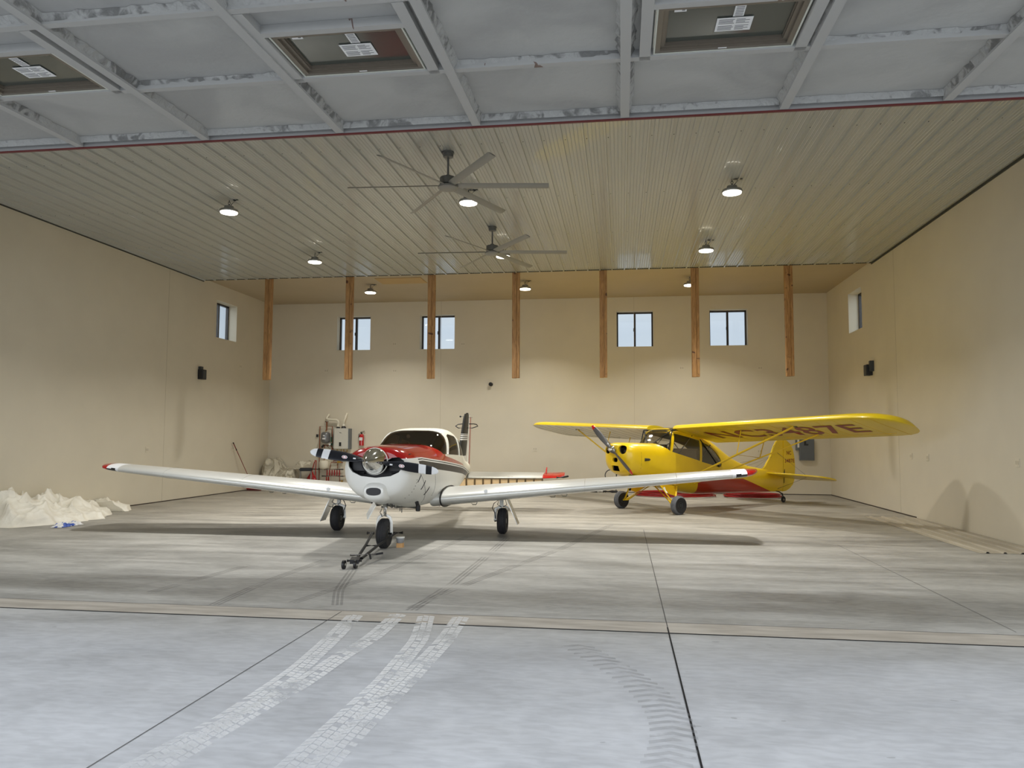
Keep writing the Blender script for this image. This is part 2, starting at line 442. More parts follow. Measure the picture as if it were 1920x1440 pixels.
wins = [(6.42, 7.39), (9.06, 10.03), (11.74, 12.72)]
bm = B()
def slab(bm, x0, x1, y0, y1, zo, t, mi=0):
    vs = [bm.verts.new((xx, yy, dz(yy) + zz)) for zz in (zo, zo + t) for yy in (y0, y1) for xx in (x0, x1)]
    for f in ((0, 1, 3, 2), (4, 6, 7, 5), (0, 4, 5, 1), (2, 3, 7, 6), (0, 2, 6, 4), (1, 5, 7, 3)): bm.faces.new([vs[i] for i in f]).material_index = mi
holes = [(a, b, -1.80, -1.13) for a, b in wins]
xs = sorted({.3, W - .3, *[q for a, b in wins for q in (a, b)]})
for i in range(len(xs) - 1):
    if any(a < (xs[i] + xs[i + 1]) / 2 < b for a, b in wins):
        slab(bm, xs[i], xs[i + 1], -1.13, -.05, .075, .03); slab(bm, xs[i], xs[i + 1], -4.4, -1.80, .075, .03)
    else: slab(bm, xs[i], xs[i + 1], -4.4, -.05, .075, .03)
obj('door_panel', bm, M_dpanel, door)
bm = B()      # rough foam fillets beside the ribs, one sheet of filler per bay edge
def fillet(x0, y0, x1, y1, r, side):
    """triangular wedge along a rib with a wavy edge"""
    nseg = int(math.hypot(x1 - x0, y1 - y0) / .06) + 2
    rings = []
    for i in range(nseg + 1):
        t = i / nseg; px, py = x0 + (x1 - x0) * t, y0 + (y1 - y0) * t
        w = r * .6 * (.6 + .8 * random.random())
        sx, sy = side
        rings.append([(px, py, dz(py) + .02), (px, py, dz(py) + .08), (px + sx * w, py + sy * w, dz(py + sy * w) + .073)])
    loft(bm, rings, True, True)
for i, xr in enumerate(RX):
    for (ya, yb) in ((-.08, -1.09), (-1.16, -2.13), (-2.2, -3.2)):
        fillet(xr + RW / 2, ya, xr + RW / 2, yb, .05, (1, 0)); fillet(xr - RW / 2, ya, xr - RW / 2, yb, .05, (-1, 0))
for i in range(len(RX) - 1):
    a, b = RX[i] + .05, RX[i + 1] - .05
    for yy in (-2.19, -3.27): fillet(a, yy, b, yy, .07, (0, -1))
    fillet(a, -.1, b, -.1, .04, (0, -1))
    if not any(RX[i] < w[0] < RX[i + 1] for w in wins): fillet(a, -1.14, b, -1.14, .05, (0, -1))
obj('foam_filler', bm, M_dfoam, door)
for xr in RX:
    bm = B(); slab(bm, xr - RW / 2, xr + RW / 2, -4.4, -.05, 0, .074); obj('door_rib', bm, M_drib, door)
bm = B()
for i in range(len(RX) - 1):
    for yy in YR: slab(bm, RX[i] + RW / 2, RX[i + 1] - RW / 2, yy - .03, yy + .03, .012, .062)
obj('door_cross_rail', bm, M_drib, door)
M_vinyl = mat('brown_vinyl', rgb(104, 96, 84), 0.4)
M_skyg = mat('dark_unlit_glass', rgb(74, 77, 70), 0.12, spec=0.25)
M_wr = mat('pale_sealant', rgb(196, 198, 186), 0.6)
for i, (a, b) in enumerate(wins):
    y0, y1 = -1.80, -1.13
    bm = B()
    slab(bm, a - .10, a - .02, -2.13, -1.09, .012, .062); slab(bm, b + .02, b + .10, -2.13, -1.09, .012, .062)
    slab(bm, a - .02, b + .02, -1.87, -1.81, .012, .062)
    obj('window_trimmer', bm, M_drib, door)
    fr = bpy.data.objects.new('window', None); C.objects.link(fr); fr.parent = door
    bm = B()
    def ringf(a, b, y0, y1, w, zo, t, mi=0):
        slab(bm, a, b, y0, y0 + w, zo, t, mi); slab(bm, a, b, y1 - w, y1, zo, t, mi)
        slab(bm, a, a + w, y0 + w, y1 - w, zo, t, mi); slab(bm, b - w, b, y0 + w, y1 - w, zo, t, mi)
    ringf(a + .012, b - .012, y0 + .012, y1 - .03, .035, .03, .06); ringf(a + .047, b - .047, y0 + .047, y1 - .065, .03, .05, .04); ringf(a + .077, b - .077, y0 + .07, y1 - .095, .008, .065, .03)
    ringf(a, b, y0, y1 - .02, .012, .025, .04, 1)
    obj('window_frame', bm, [M_vinyl, M_wr], fr)
    bm = B(); slab(bm, a + .08, b - .08, y0 + .08, y1 - .1, .077, .006); obj('window_pane', bm, M_skyg, fr)
    mx, my = a + .535 , -1.44
    bm = B(); slab(bm, mx - .12, mx + .12, my - .09, my + .09, .069, .002)
    for r_ in range(9):
        if r_ == 4: continue
        slab(bm, mx - .105, mx + (.0 if r_ % 3 == 0 else -.01), my - .07 + r_ * .017, my - .064 + r_ * .017, .0675, .001, 1); slab(bm, mx + .01, mx + (.10 if r_ % 2 else .07), my - .07 + r_ * .017, my - .064 + r_ * .017, .0675, .001, 1)
    obj('label_sheet', bm, [M_paper, M_ink], fr)
    bm = B(); slab(bm, mx - .02, mx + .05, my - .24, my - .105, .069, .002)
    for r_ in range(6): slab(bm, mx - .01, mx + .042, my - .23 + r_ * .021, my - .222 + r_ * .021, .0675, .001, 1)
    obj('label_strip', bm, [M_paper, M_ink], fr)
    bm = B(); slab(bm, a + .12, a + .2, -1.70, -1.655, .069, .002); slab(bm, a + .17, a + .19, -1.685, -1.67, .0675, .001, 1); slab(bm, b - .2, b - .12, -1.70, -1.68, .069, .002)
    slab(bm, (a + b) / 2 - .03, (a + b) / 2 + .03, -1.193, -1.18, .028, .002)
    obj('corner_sticker', bm, [M_paper, M_ink], fr)
# ------------------------------------------------------------------ hanging posts
m, n = newmat('fir_timber', 0.6)
g = n.noise(3, (9, 9, .9), 6, 1.5); kn = n.noise(2.3, (2, 2, 3), 2)
c = n.mix(n.ramp(g, .3, .7), rgb(184, 142, 90), rgb(146, 106, 64)); n.color(n.mix(n.ramp(kn, .66, .74), c, rgb(84, 50, 28))); M_wood = m
PX = [1.90, 4.22, 6.50, 8.775, 11.05, 13.37, 15.66]
posn = ['leftmost of the seven', 'across the leftmost back window', 'across the second back window', 'middle one of the seven', 'just left of third back window', 'between the two right back windows', 'rightmost of the seven']
for i, px in enumerate(PX):
    bm = B(); hw = .095
    box(bm, (px - hw, YP + .03, 3.2), (px + .02, YP + .17, H)); box(bm, (px + .024, YP + .035, 3.205), (px + hw, YP + .165, H))
    bmesh.ops.bevel(bm, geom=bm.edges[:], offset=.006, segments=1, affect='EDGES')
    o = obj('hanging_post', bm, M_wood); o.location = (0, 0, 0)
    tag(o, 'bare timber post hanging from ceiling edge, ' + posn[i], 'post', 'timber posts hanging in a row from the ceiling')
# ------------------------------------------------------------------ attic hatch
M_tan = mat('tan_board', rgb(184, 156, 108), 0.8, var=.04)
bm = B(); box(bm, (4.76, 13.65, H - .02), (6.06, 14.40, H - .001))
tag(obj('ceiling_hatch', bm, M_tan), 'plain tan board covering a hatch in the drywall ceiling', 'hatch')
# ------------------------------------------------------------------ high bay lights
M_lens = emis('lit_lamp_lens', (1, .93, .78, 1), 6.0)
M_lamphouse = mat('lamp_housing', rgb(150, 150, 144), 0.4, .5)
LX = [4.36, 8.85, 13.36]; LY = [6.38, 10.42, 14.5]
rown = ['nearest the door', 'in the middle row', 'nearest the back wall']; coln = ['left', 'centre', 'right']
def high_bay():
    t = thing('high_bay_lamp', '', 'lamp', (0, 0, 0), 0, 'round high bay lamps on the ceiling')
    bm = B(); lathe(bm, [(.05, .0), (.165, .0), (.172, .02), (.16, .045), (.10, .055), (.085, .075), (.085, .11), (.05, .12)], 32); obj('lamp_housing', bm, M_lamphouse, t, 40)
    bm = B(); lathe(bm, [(.155, -.001), (.150, -.018), (.09, -.022), (.02, -.018)], 32); obj('lens', bm, M_lens, t, 40)
    bm = B(); tube(bm, [(0, 0, .12), (0, 0, .15)], .012); tube(bm, [(.02 * math.cos(a), 0, .17 + .025 * math.sin(a)) for a in [2 * PI * k / 10 for k in range(10)]], .005, 6, closed=True); tube(bm, [(0, 0, .185), (0, 0, .235)], .006, 6); obj('hook', bm, M_blk2, t, 40)
    bm = B(); box(bm, (.02, -.02, .222), (.17, .02, .232)); tube(bm, [(.11, 0, .21), (.11, 0, .225)], .02, 8); tube(bm, [(.11, 0, .21), (.06, 0, .16), (.02, 0, .12)], .005, 6); obj('mounting_plate', bm, M_blk2, t)
    return t
hb = high_bay(); first = True
for j, y in enumerate(LY):
    for i, x in enumerate(LX):
        lab = 'lit round high bay lamp, %s one of the row %s' % (coln[i], rown[j])
        zc = H - .045 - .232 if y < YP else H - .232
        if first: hb.location = (x, y, zc); hb['label'] = lab; first = False
        else: dup(hb, (x, y, zc), lab)
        l = bpy.data.lights.new('lamp_light', 'AREA'); l.shape = 'DISK'; l.size = .32; l.energy = 98; l.spread = math.radians(122); l.color = (1, .97, .91)
        lo = bpy.data.objects.new('lamp_light', l); C.objects.link(lo); lo.location = (x, y, zc - .03)
# ------------------------------------------------------------------ ceiling fans
M_fan = mat('grey_fan_paint', rgb(112, 112, 108), 0.4, .2); M_blade = mat('grey_fan_blade', rgb(132, 131, 123), 0.45, .1)
def fan():
    t = thing('ceiling_fan', '', 'fan', (0, 0, 0), 0, 'large grey ceiling fans')
    bm = B(); lathe(bm, [(.03, .44), (.075, .45), (.08, .51), (.075, .535), (.03, .54)][::-1], 28); lathe(bm, [(.09, .505), (.09, .535)], 28); obj('canopy', bm, M_fan, t, 40)
    bm = B(); tube(bm, [(0, 0, .16), (0, 0, .45)], .016, 12); obj('down_rod', bm, M_fan, t, 40)
    bm = B(); lathe(bm, [(.02, .18), (.04, .17), (.05, .145), (.12, .135), (.125, .12), (.125, .03), (.10, .02), (.10, -.01)], 32); obj('motor', bm, M_fan, t, 40)
    bm = B(); lathe(bm, [(.13, .01), (.155, -.005), (.155, -.03), (.12, -.055), (.05, -.06)], 32); obj('hub', bm, M_blade, t, 40)
    for k in range(6):
        a = math.radians(5.5 + 60 * k); ca, sa = math.cos(a), math.sin(a); bm = B(); rings = []
        for r_, w in ((.12, .05), (.2, .062), (1.0, .063), (1.53, .064), (1.535, .056)):
            th = math.radians(-20); ring = []
            for q in range(8):
                u, v = w * math.cos(q * PI / 4), .010 * math.sin(q * PI / 4)
                uu, vv = u * math.cos(th) - v * math.sin(th), u * math.sin(th) + v * math.cos(th)
                ring.append((ca * r_ - sa * uu, sa * r_ + ca * uu, vv + .01 - .012 * r_))
            rings.append(ring)
        loft(bm, rings); obj('blade', bm, M_blade, t, 40)
    return t
f = fan(); f.location = (8.9, 4.55, H - .045 - .54); f['label'] = 'large grey six-blade ceiling fan, the nearer and higher in view of the two'
dup(f, (8.88, 8.76, H - .045 - .54), 'large grey six-blade ceiling fan, the farther of the two')
# =================================================================== AIRCRAFT HELPERS
def interp(tab, y):
    """Catmull-Rom through table rows (y, ...)"""
    if y <= tab[0][0]: return tab[0][1:]
    if y >= tab[-1][0]: return tab[-1][1:]
    for i in range(len(tab) - 1):
        if tab[i][0] <= y <= tab[i + 1][0]: break
    h = tab[i + 1][0] - tab[i][0]; t = (y - tab[i][0]) / h; out = []
    for k in range(1, len(tab[0])):
        p1, p2 = tab[i][k], tab[i + 1][k]
        m1 = (p2 - tab[i - 1][k]) / (tab[i + 1][0] - tab[i - 1][0]) * h if i > 0 else (p2 - p1)
        m2 = (tab[i + 2][k] - p1) / (tab[i + 2][0] - tab[i][0]) * h if i + 2 < len(tab) else (p2 - p1)
        out.append((2 * t**3 - 3 * t**2 + 1) * p1 + (t**3 - 2 * t**2 + t) * m1 + (-2 * t**3 + 3 * t**2) * p2 + (t**3 - t**2) * m2)
    return out
def ring(tab, y, inset=0.0, N=56):
    w, zt, zb, zm, nt_, nb_ = interp(tab, y)
    w = max(w - inset, .01); zt -= inset; zb += inset; out = []
    for k in range(N):
        a = 2 * PI * k / N; c, s = math.cos(a), math.sin(a)
        e = 2 / (nt_ if s >= 0 else nb_)
        x = w * math.copysign(abs(c) ** e, c)
        z = zm + ((zt - zm) if s >= 0 else (zm - zb)) * math.copysign(abs(s) ** e, s)
        out.append((x, y, z))
    return out
def body(tab, ys, inset=0.0):
    bm = B(); loft(bm, [ring(tab, y, inset) for y in ys]); return bm
def frange(a, b, st):
    n_ = max(1, int(round((b - a) / st))); return [a + (b - a) * i / n_ for i in range(n_ + 1)]
def cut_fuselage(parent, tab, y0, y1, cav0, cav1, cuts, mats, panes, pane_mat, liner_mat, th=.03):
    """shell = outer - cavity - cutters; each pane = shell piece inside its cutter; liner inside the shell"""
    ys = frange(y0, y1, .045)
    fus = obj('fuselage', body(tab, ys), mats)
    cav = obj('cav', body(tab, frange(cav0, cav1, .06), th), None)
    bool_(fus, cav, 'DIFFERENCE'); remove(cav)
    lin_o = obj('cabin_liner', body(tab, frange(cav0 + .004, cav1 - .004, .06), th + .002), liner_mat)
    c2 = obj('cav', body(tab, frange(cav0 + .03, cav1 - .03, .06), th + .014), None)
    bool_(lin_o, c2, 'DIFFERENCE'); remove(c2)
    for (nm, mk, is_pane) in cuts:
        bm = B(); mk(bm); cu = obj('cut', bm, None)
        if is_pane:
            pn = obj(nm, body(tab, frange(y0, y1, .045), .006), pane_mat)
            ci = obj('cav', body(tab, frange(y0 + .01, y1 - .01, .045), .012), None)
            bool_(pn, ci, 'DIFFERENCE'); bool_(pn, cu, 'INTERSECT'); remove(ci); pn.data.materials.clear(); pn.data.materials.append(pane_mat); smooth(pn, 40); pn.parent = parent
        bool_(fus, cu, 'DIFFERENCE'); bool_(lin_o, cu, 'DIFFERENCE'); remove(cu)
    for o_ in (fus, lin_o): smooth(o_, 32); o_.parent = parent
    fus.data.materials.clear()
    for q in mats: fus.data.materials.append(q)
    lin_o.data.materials.clear(); lin_o.data.materials.append(liner_mat)
    for p_ in list(fus.data.polygons) + list(lin_o.data.polygons): p_.material_index = 0
    return fus
def snapper(tab, y0, y1):
    bm = body(tab, frange(y0, y1, .05)); t = BVHTree.FromBMesh(bm); bm.free()
    def f(y, z, side=1, off=.003):
        h = t.ray_cast(Vector((side * 2, y, z)), Vector((-side, 0, 0)))
        return (h[0] + Vector((side * off, 0, 0))) if h[0] else Vector((0, y, z))
    return f
def airfoil(n=22, t=.14, flatb=False):
    """(u, v) loop: upper surface TE->LE, lower LE->TE"""
    up, lo = [], []
    for i in range(n + 1):
        u = (1 - math.cos(PI * i / n)) / 2
        th = 5 * t * (.2969 * math.sqrt(u) - .126 * u - .3516 * u * u + .2843 * u**3 - .1015 * u**4)
        cb = .02 * (1 - (2 * u - 1) ** 2)
        if flatb: up.append((u, th * 1.45 + cb)); lo.append((u, -th * .42 + cb * .5))
        else: up.append((u, th + cb)); lo.append((u, -th + cb))
    return up[::-1] + lo[1:-1]
def tyre(bm, R, w, rim, c, mi_t=0, mi_s=1, mi_r=2, grooves=True):
    """axis x tyre + rim"""
    h = w / 2; pr = [(rim, -h * .75), (rim + (R - rim) * .35, -h), (R - .035, -h * .96), (R - .008, -h * .62)]
    if grooves:
        for g in (-.38, 0, .38): pr += [(R, h * (g - .12)), (R - .006, h * (g - .05)), (R - .006, h * (g + .05)), (R, h * (g + .12))]
    else: pr += [(R, -h * .3), (R, h * .3)]
    pr += [(R - .008, h * .62), (R - .035, h * .96), (rim + (R - rim) * .35, h), (rim, h * .75)]
    lathe(bm, pr, 40, 'x', c, mi_t, True)
def wheel(parent, c, R, w, rim, tread=None, hubm=None, axis_steer=0):
    bm = B(); tyre(bm, R, w, rim, c); t = obj('tyre', bm, [M_rubber], parent, 30)
    if tread:
        t.data.materials.append(tread)
        for p_ in t.data.polygons:
            q = p_.center - Vector(c)
            if math.hypot(q.y, q.z) > R - .03: p_.material_index = 1
    bm = B()
    for s in (-1, 1):
        lathe(bm, [(rim + .004, s * w * .36), (rim - .012, s * w * .40), (rim - .03, s * w * .30), (rim * .55, s * w * .26), (rim * .5, s * w * .42), (.018, s * w * .44)], 28, 'x', c)
    obj('wheel_hub', bm, hubm or M_white, parent, 30)

# =================================================================== LOW-WING AIRPLANE
m, n = newmat('white_red_black_fuselage_paint', 0.22, coat=.5)
zs = n.add(1.17, n.mul(n.y, -.075), n.m('MINIMUM', 0.0, n.mul(n.add(n.y, 1.9), .09))); s_ = n.m('SUBTRACT', n.z, zs)
WHT, RED, BLK = rgb(228, 228, 222), rgb(170, 12, 16), rgb(26, 28, 32)
c = n.mix(n.mul(n.gt(s_, -.125), n.gt(n.y, -2.1)), WHT, rgb(52, 54, 58))
c = n.mix(n.gt(s_, -.02), c, WHT); c = n.mix(n.gt(s_, -.002), c, BLK); c = n.mix(n.gt(s_, .012), c, WHT)
zc = n.add(1.265, n.mul(n.y, -.11)); redz = n.m('MAXIMUM', n.lt(n.z, zc), n.mul(n.lt(n.y, -.62), n.lt(n.z, n.add(1.545, n.m('MAXIMUM', 0.0, n.mul(n.add(n.y, .95), -1.0))))))
c = n.mix(n.mul(n.gt(s_, .03), redz), c, RED); c = n.mix(n.mul(n.gt(s_, .03), n.m('SUBTRACT', 1.0, redz)), c, rgb(226, 222, 206))
c = n.mix(n.mul(n.lt(n.y, -2.1), n.lt(s_, .03)), c, WHT)
n.color(c); rm = n.mul(n.gt(s_, .03), redz); n.put(n.b.inputs['Roughness'], n.m('SUBTRACT', .42, n.mul(rm, .27))); n.put(n.b.inputs['Coat Weight'], n.mul(rm, .6)); M_com = m
CT = [(-2.53, .38, 1.44, .86, 1.19, 2.4, 2.2), (-2.50, .44, 1.475, .80, 1.18, 2.4, 2.2), (-2.42, .49, 1.50, .755, 1.17, 2.4, 2.2), (-2.2, .53, 1.515, .69, 1.14, 2.6, 2.2), (-1.8, .56, 1.525, .61, 1.1, 2.7, 2.2),
      (-1.4, .578, 1.53, .55, 1.05, 2.9, 2.3), (-1.05, .60, 1.535, .515, 1.02, 3.1, 2.4), (-.9, .604, 1.555, .51, 1.02, 3.4, 2.4), (-.6, .608, 1.665, .505, 1.02, 3.8, 2.4), (-.35, .61, 1.755, .50, 1.02, 4.2, 2.4), (0, .61, 1.80, .50, 1.02, 4.2, 2.4),
      (.5, .60, 1.80, .50, 1.02, 4.0, 2.4), (1.0, .57, 1.735, .52, 1.02, 3.4, 2.4), (1.5, .50, 1.63, .555, 1.01, 2.5, 2.3), (2.1, .42, 1.46, .60, 1.0, 2.3, 2.2), (2.8, .31, 1.30, .68, .98, 2.2, 2.1), (3.6, .19, 1.17, .76, .96, 2.1, 2.0), (4.3, .10, 1.08, .83, .95, 2, 2), (4.62, .03, 1.02, .89, .95, 2, 2)]
com = thing('low_wing_airplane', 'white, red and black low-wing airplane with polished spinner and two-blade propeller', 'airplane', (8.0, 6.48, 0), .010)
def mouth(bm):
    P = [(-.41, 1.30), (-.40, 1.22), (-.34, 1.14), (-.22, 1.085), (0, 1.06), (.22, 1.085), (.34, 1.14), (.40, 1.22), (.41, 1.30), (.34, 1.355), (.24, 1.345), (.15, 1.30), (-.15, 1.30), (-.24, 1.345), (-.34, 1.355)]
    prism(bm, P, -2.9, -2.3, 'y')
WS = [(-1.6, 1.56), (-1.02, 1.515), (-.72, 1.365), (-.52, 1.36), (-.31, 1.70), (-.33, 2.2), (-1.6, 2.2)]
SW1 = [(-.40, 1.355), (.50, 1.325), (.48, 1.60), (.40, 1.66), (-.05, 1.70), (-.20, 1.67)]
SW2 = [(.60, 1.32), (1.28, 1.30), (1.12, 1.49), (.98, 1.56), (.60, 1.62)]
cuts = [('mouth', mouth, False), ('windshield', lambda bm: prism(bm, WS, -1, 1), True)]
for s in (-1, 1):
    cuts.append(('door_window', lambda bm, s=s: prism(bm, SW1, s * .2, s * 1), True))
    cuts.append(('rear_window', lambda bm, s=s: prism(bm, SW2, s * .15, s * 1), True))
M_tint = glass('brown_tinted_plexiglass', (.50, .44, .39, 1), .20)
cut_fuselage(com, CT, -2.53, 4.62, -2.49, 1.9, cuts, [M_com], None, M_tint, M_dark)
snapC = snapper(CT, -2.53, 4.62)
# dark bay behind the nose opening and the cabin furniture
bm = B(); prism(bm, [(-.44, 1.40), (-.42, 1.1), (-.3, .95), (.3, .95), (.42, 1.1), (.44, 1.40)], -2.32, -1.15, 'y'); lathe(bm, [(.10, -2.5), (.12, -2.3)], 20, 'y', (0, 0, 1.24))
for s in (-1, 1): cbox(bm, (s * .27, -2.36, 1.22), (.20, .12, .13)); tube(bm, [(s * .2, -2.4, 1.12), (s * .38, -2.38, 1.16)], .02)
obj('engine_block', bm, M_black, com)
bm = B(); cbox(bm, (0, -.88, 1.33), (1.0, .25, .2)); bmesh.ops.bevel(bm, geom=bm.edges[:], offset=.04, segments=3, affect='EDGES'); obj('dashboard', bm, M_black, com, 40)
M_seat = mat('brown_leather', rgb(70, 50, 42), 0.6)
for s in (-1, 1):
    for yy in (-.1, .95):
        bm = B(); cbox(bm, (s * .26, yy, .95), (.44, .5, .16)); cbox(bm, (s * .26, yy + .3, 1.2), (.42, .12, .55)); bmesh.ops.bevel(bm, geom=bm.edges[:], offset=.04, segments=3, affect='EDGES'); obj('seat', bm, M_seat, com, 40)
bm = B(); cbox(bm, (-.16, -.86, 1.45), (.09, .04, .035)); obj('dash_card', bm, M_paper, com)
bm = B(); lathe(bm, [(.03, -.48), (.03, -.46)], 16, 'y', (-.08, 0, 1.66)); obj('mirror', bm, M_chrome, com)
# oil cooler scoop, dark oval mouth
bm = B(); R_ = []
for y, wx, hz, zc_ in ((-2.30, .20, .17, .86), (-2.45, .19, .155, .86), (-2.56, .165, .12, .865), (-2.605, .14, .085, .87), (-2.61, .11, .055, .87), (-2.57, .105, .05, .87)):
    R_.append([(wx * math.copysign(abs(math.cos(a)) ** .75, math.cos(a)), y, zc_ + hz * math.copysign(abs(math.sin(a)) ** .75, math.sin(a))) for a in [2 * PI * k / 36 for k in range(36)]])
loft(bm, R_); obj('oil_cooler_scoop', bm, M_white, com, 50)
bm = B(); prism(bm, [(.108 * math.cos(2 * PI * k / 28), .87 + .053 * math.sin(2 * PI * k / 28)) for k in range(28)], -2.60, -2.56, 'y'); obj('oil_cooler_mouth', bm, M_black, com)
# spinner + blades
sp_ob = bpy.data.objects.new('propeller', None); C.objects.link(sp_ob); sp_ob.parent = com; sp_ob.location = (0, 0, 1.295)
bm = B(); lathe(bm, [(.187, -2.585), (.18, -2.63), (.160, -2.70), (.13, -2.775), (.095, -2.845), (.055, -2.91), (.022, -2.955), (.004, -2.97)], 48, 'y'); obj('spinner', bm, M_chrome, sp_ob, 50)
bm = B(); lathe(bm, [(.10, -2.54), (.19, -2.55), (.195, -2.57), (.19, -2.59)], 48, 'y'); obj('spinner_backplate', bm, M_white, sp_ob, 50)
def blade(parent, ang, R, y, chords, tw0, tw1, bands, mats, r0=.1, th=.10, name='propeller_blade', rake=0):
    bm = B(); rs = [(r0 + (R - r0) * q) for q in (0, .06, .14, .22, .3, .4, .5, .6, .68, .7, .76, .78, .84, .86, .9, .94, .97, .99, 1.0)]
    for b_, _ in bands: rs += [b_ - .001, b_ + .001]
    rs = sorted(rs); ca, sa = math.cos(ang), math.sin(ang); rings = []
    for r_ in rs:
        q = (r_ - r0) / (R - r0); ch = interp(chords, q)[0]; t = max(.008, th * ch * (1 - .6 * q)); tw = tw0 + (tw1 - tw0) * q ** .7; rg = []
        if q < .1: t = ch * .8 * (1 - q * 4)
        for k in range(16):
            a = 2 * PI * k / 16; u, v = ch / 2 * math.cos(a), t * math.sin(a)
            uu, vv = u * math.cos(tw) - v * math.sin(tw), u * math.sin(tw) + v * math.cos(tw)
            rg.append((ca * r_ - sa * uu, y + vv, sa * r_ + ca * uu))
        rings.append(rg)
    loft(bm, rings)
    for f_ in bm.faces:
        c_ = f_.calc_center_median(); rr = math.hypot(c_.x, c_.z); mi = 0
        for b_, i_ in bands:
            if rr > b_: mi = i_
        f_.material_index = mi
    return obj(name, bm, mats, parent, 40)
CH = [(0, .075), (.12, .085), (.25, .125), (.45, .158), (.7, .15), (.85, .132), (.94, .10), (.985, .06), (1.0, .02)]
M_pblack = mat('satin_black_blade_paint', rgb(18, 21, 30), 0.45)
M_pwhite = mat('white_blade_paint', rgb(232, 234, 236), 0.4)
for k, a in enumerate((math.radians(-8.2), math.radians(171.8))):
    bl_ = blade(sp_ob, a, .945, -2.62, CH, math.radians(-50), math.radians(-20), [(.66, 1), (.765, 0), (.85, 1)], [M_pblack, M_pwhite])
    bm = B(); ca, sa = math.cos(a), math.sin(a)
    def lc(r_, u, yy): return (ca * r_ - sa * u, yy, sa * r_ + ca * u)
    sgn = 1
    for rr_, mi, dy in ((1.0, 0, 0), (.78, 1, -.001), (.5, 0, -.002)):
        poly(bm, [lc(.42 + .042 * rr_ * math.cos(q), .024 * rr_ * math.sin(q) , -2.655 + dy - .0) for q in [2 * PI * i / 24 for i in range(24)]], mi)
    e_ = obj('blade_emblem', bm, [M_pwhite, M_red], sp_ob); e_['label'] = 'white and red oval emblem'
    bm = B(); poly(bm, [lc(.25, -.014, -2.665), lc(.29, -.012, -2.665), lc(.29, .008, -2.665), lc(.25, .006, -2.665)]); obj('blade_decal', bm, M_pwhite, sp_ob)
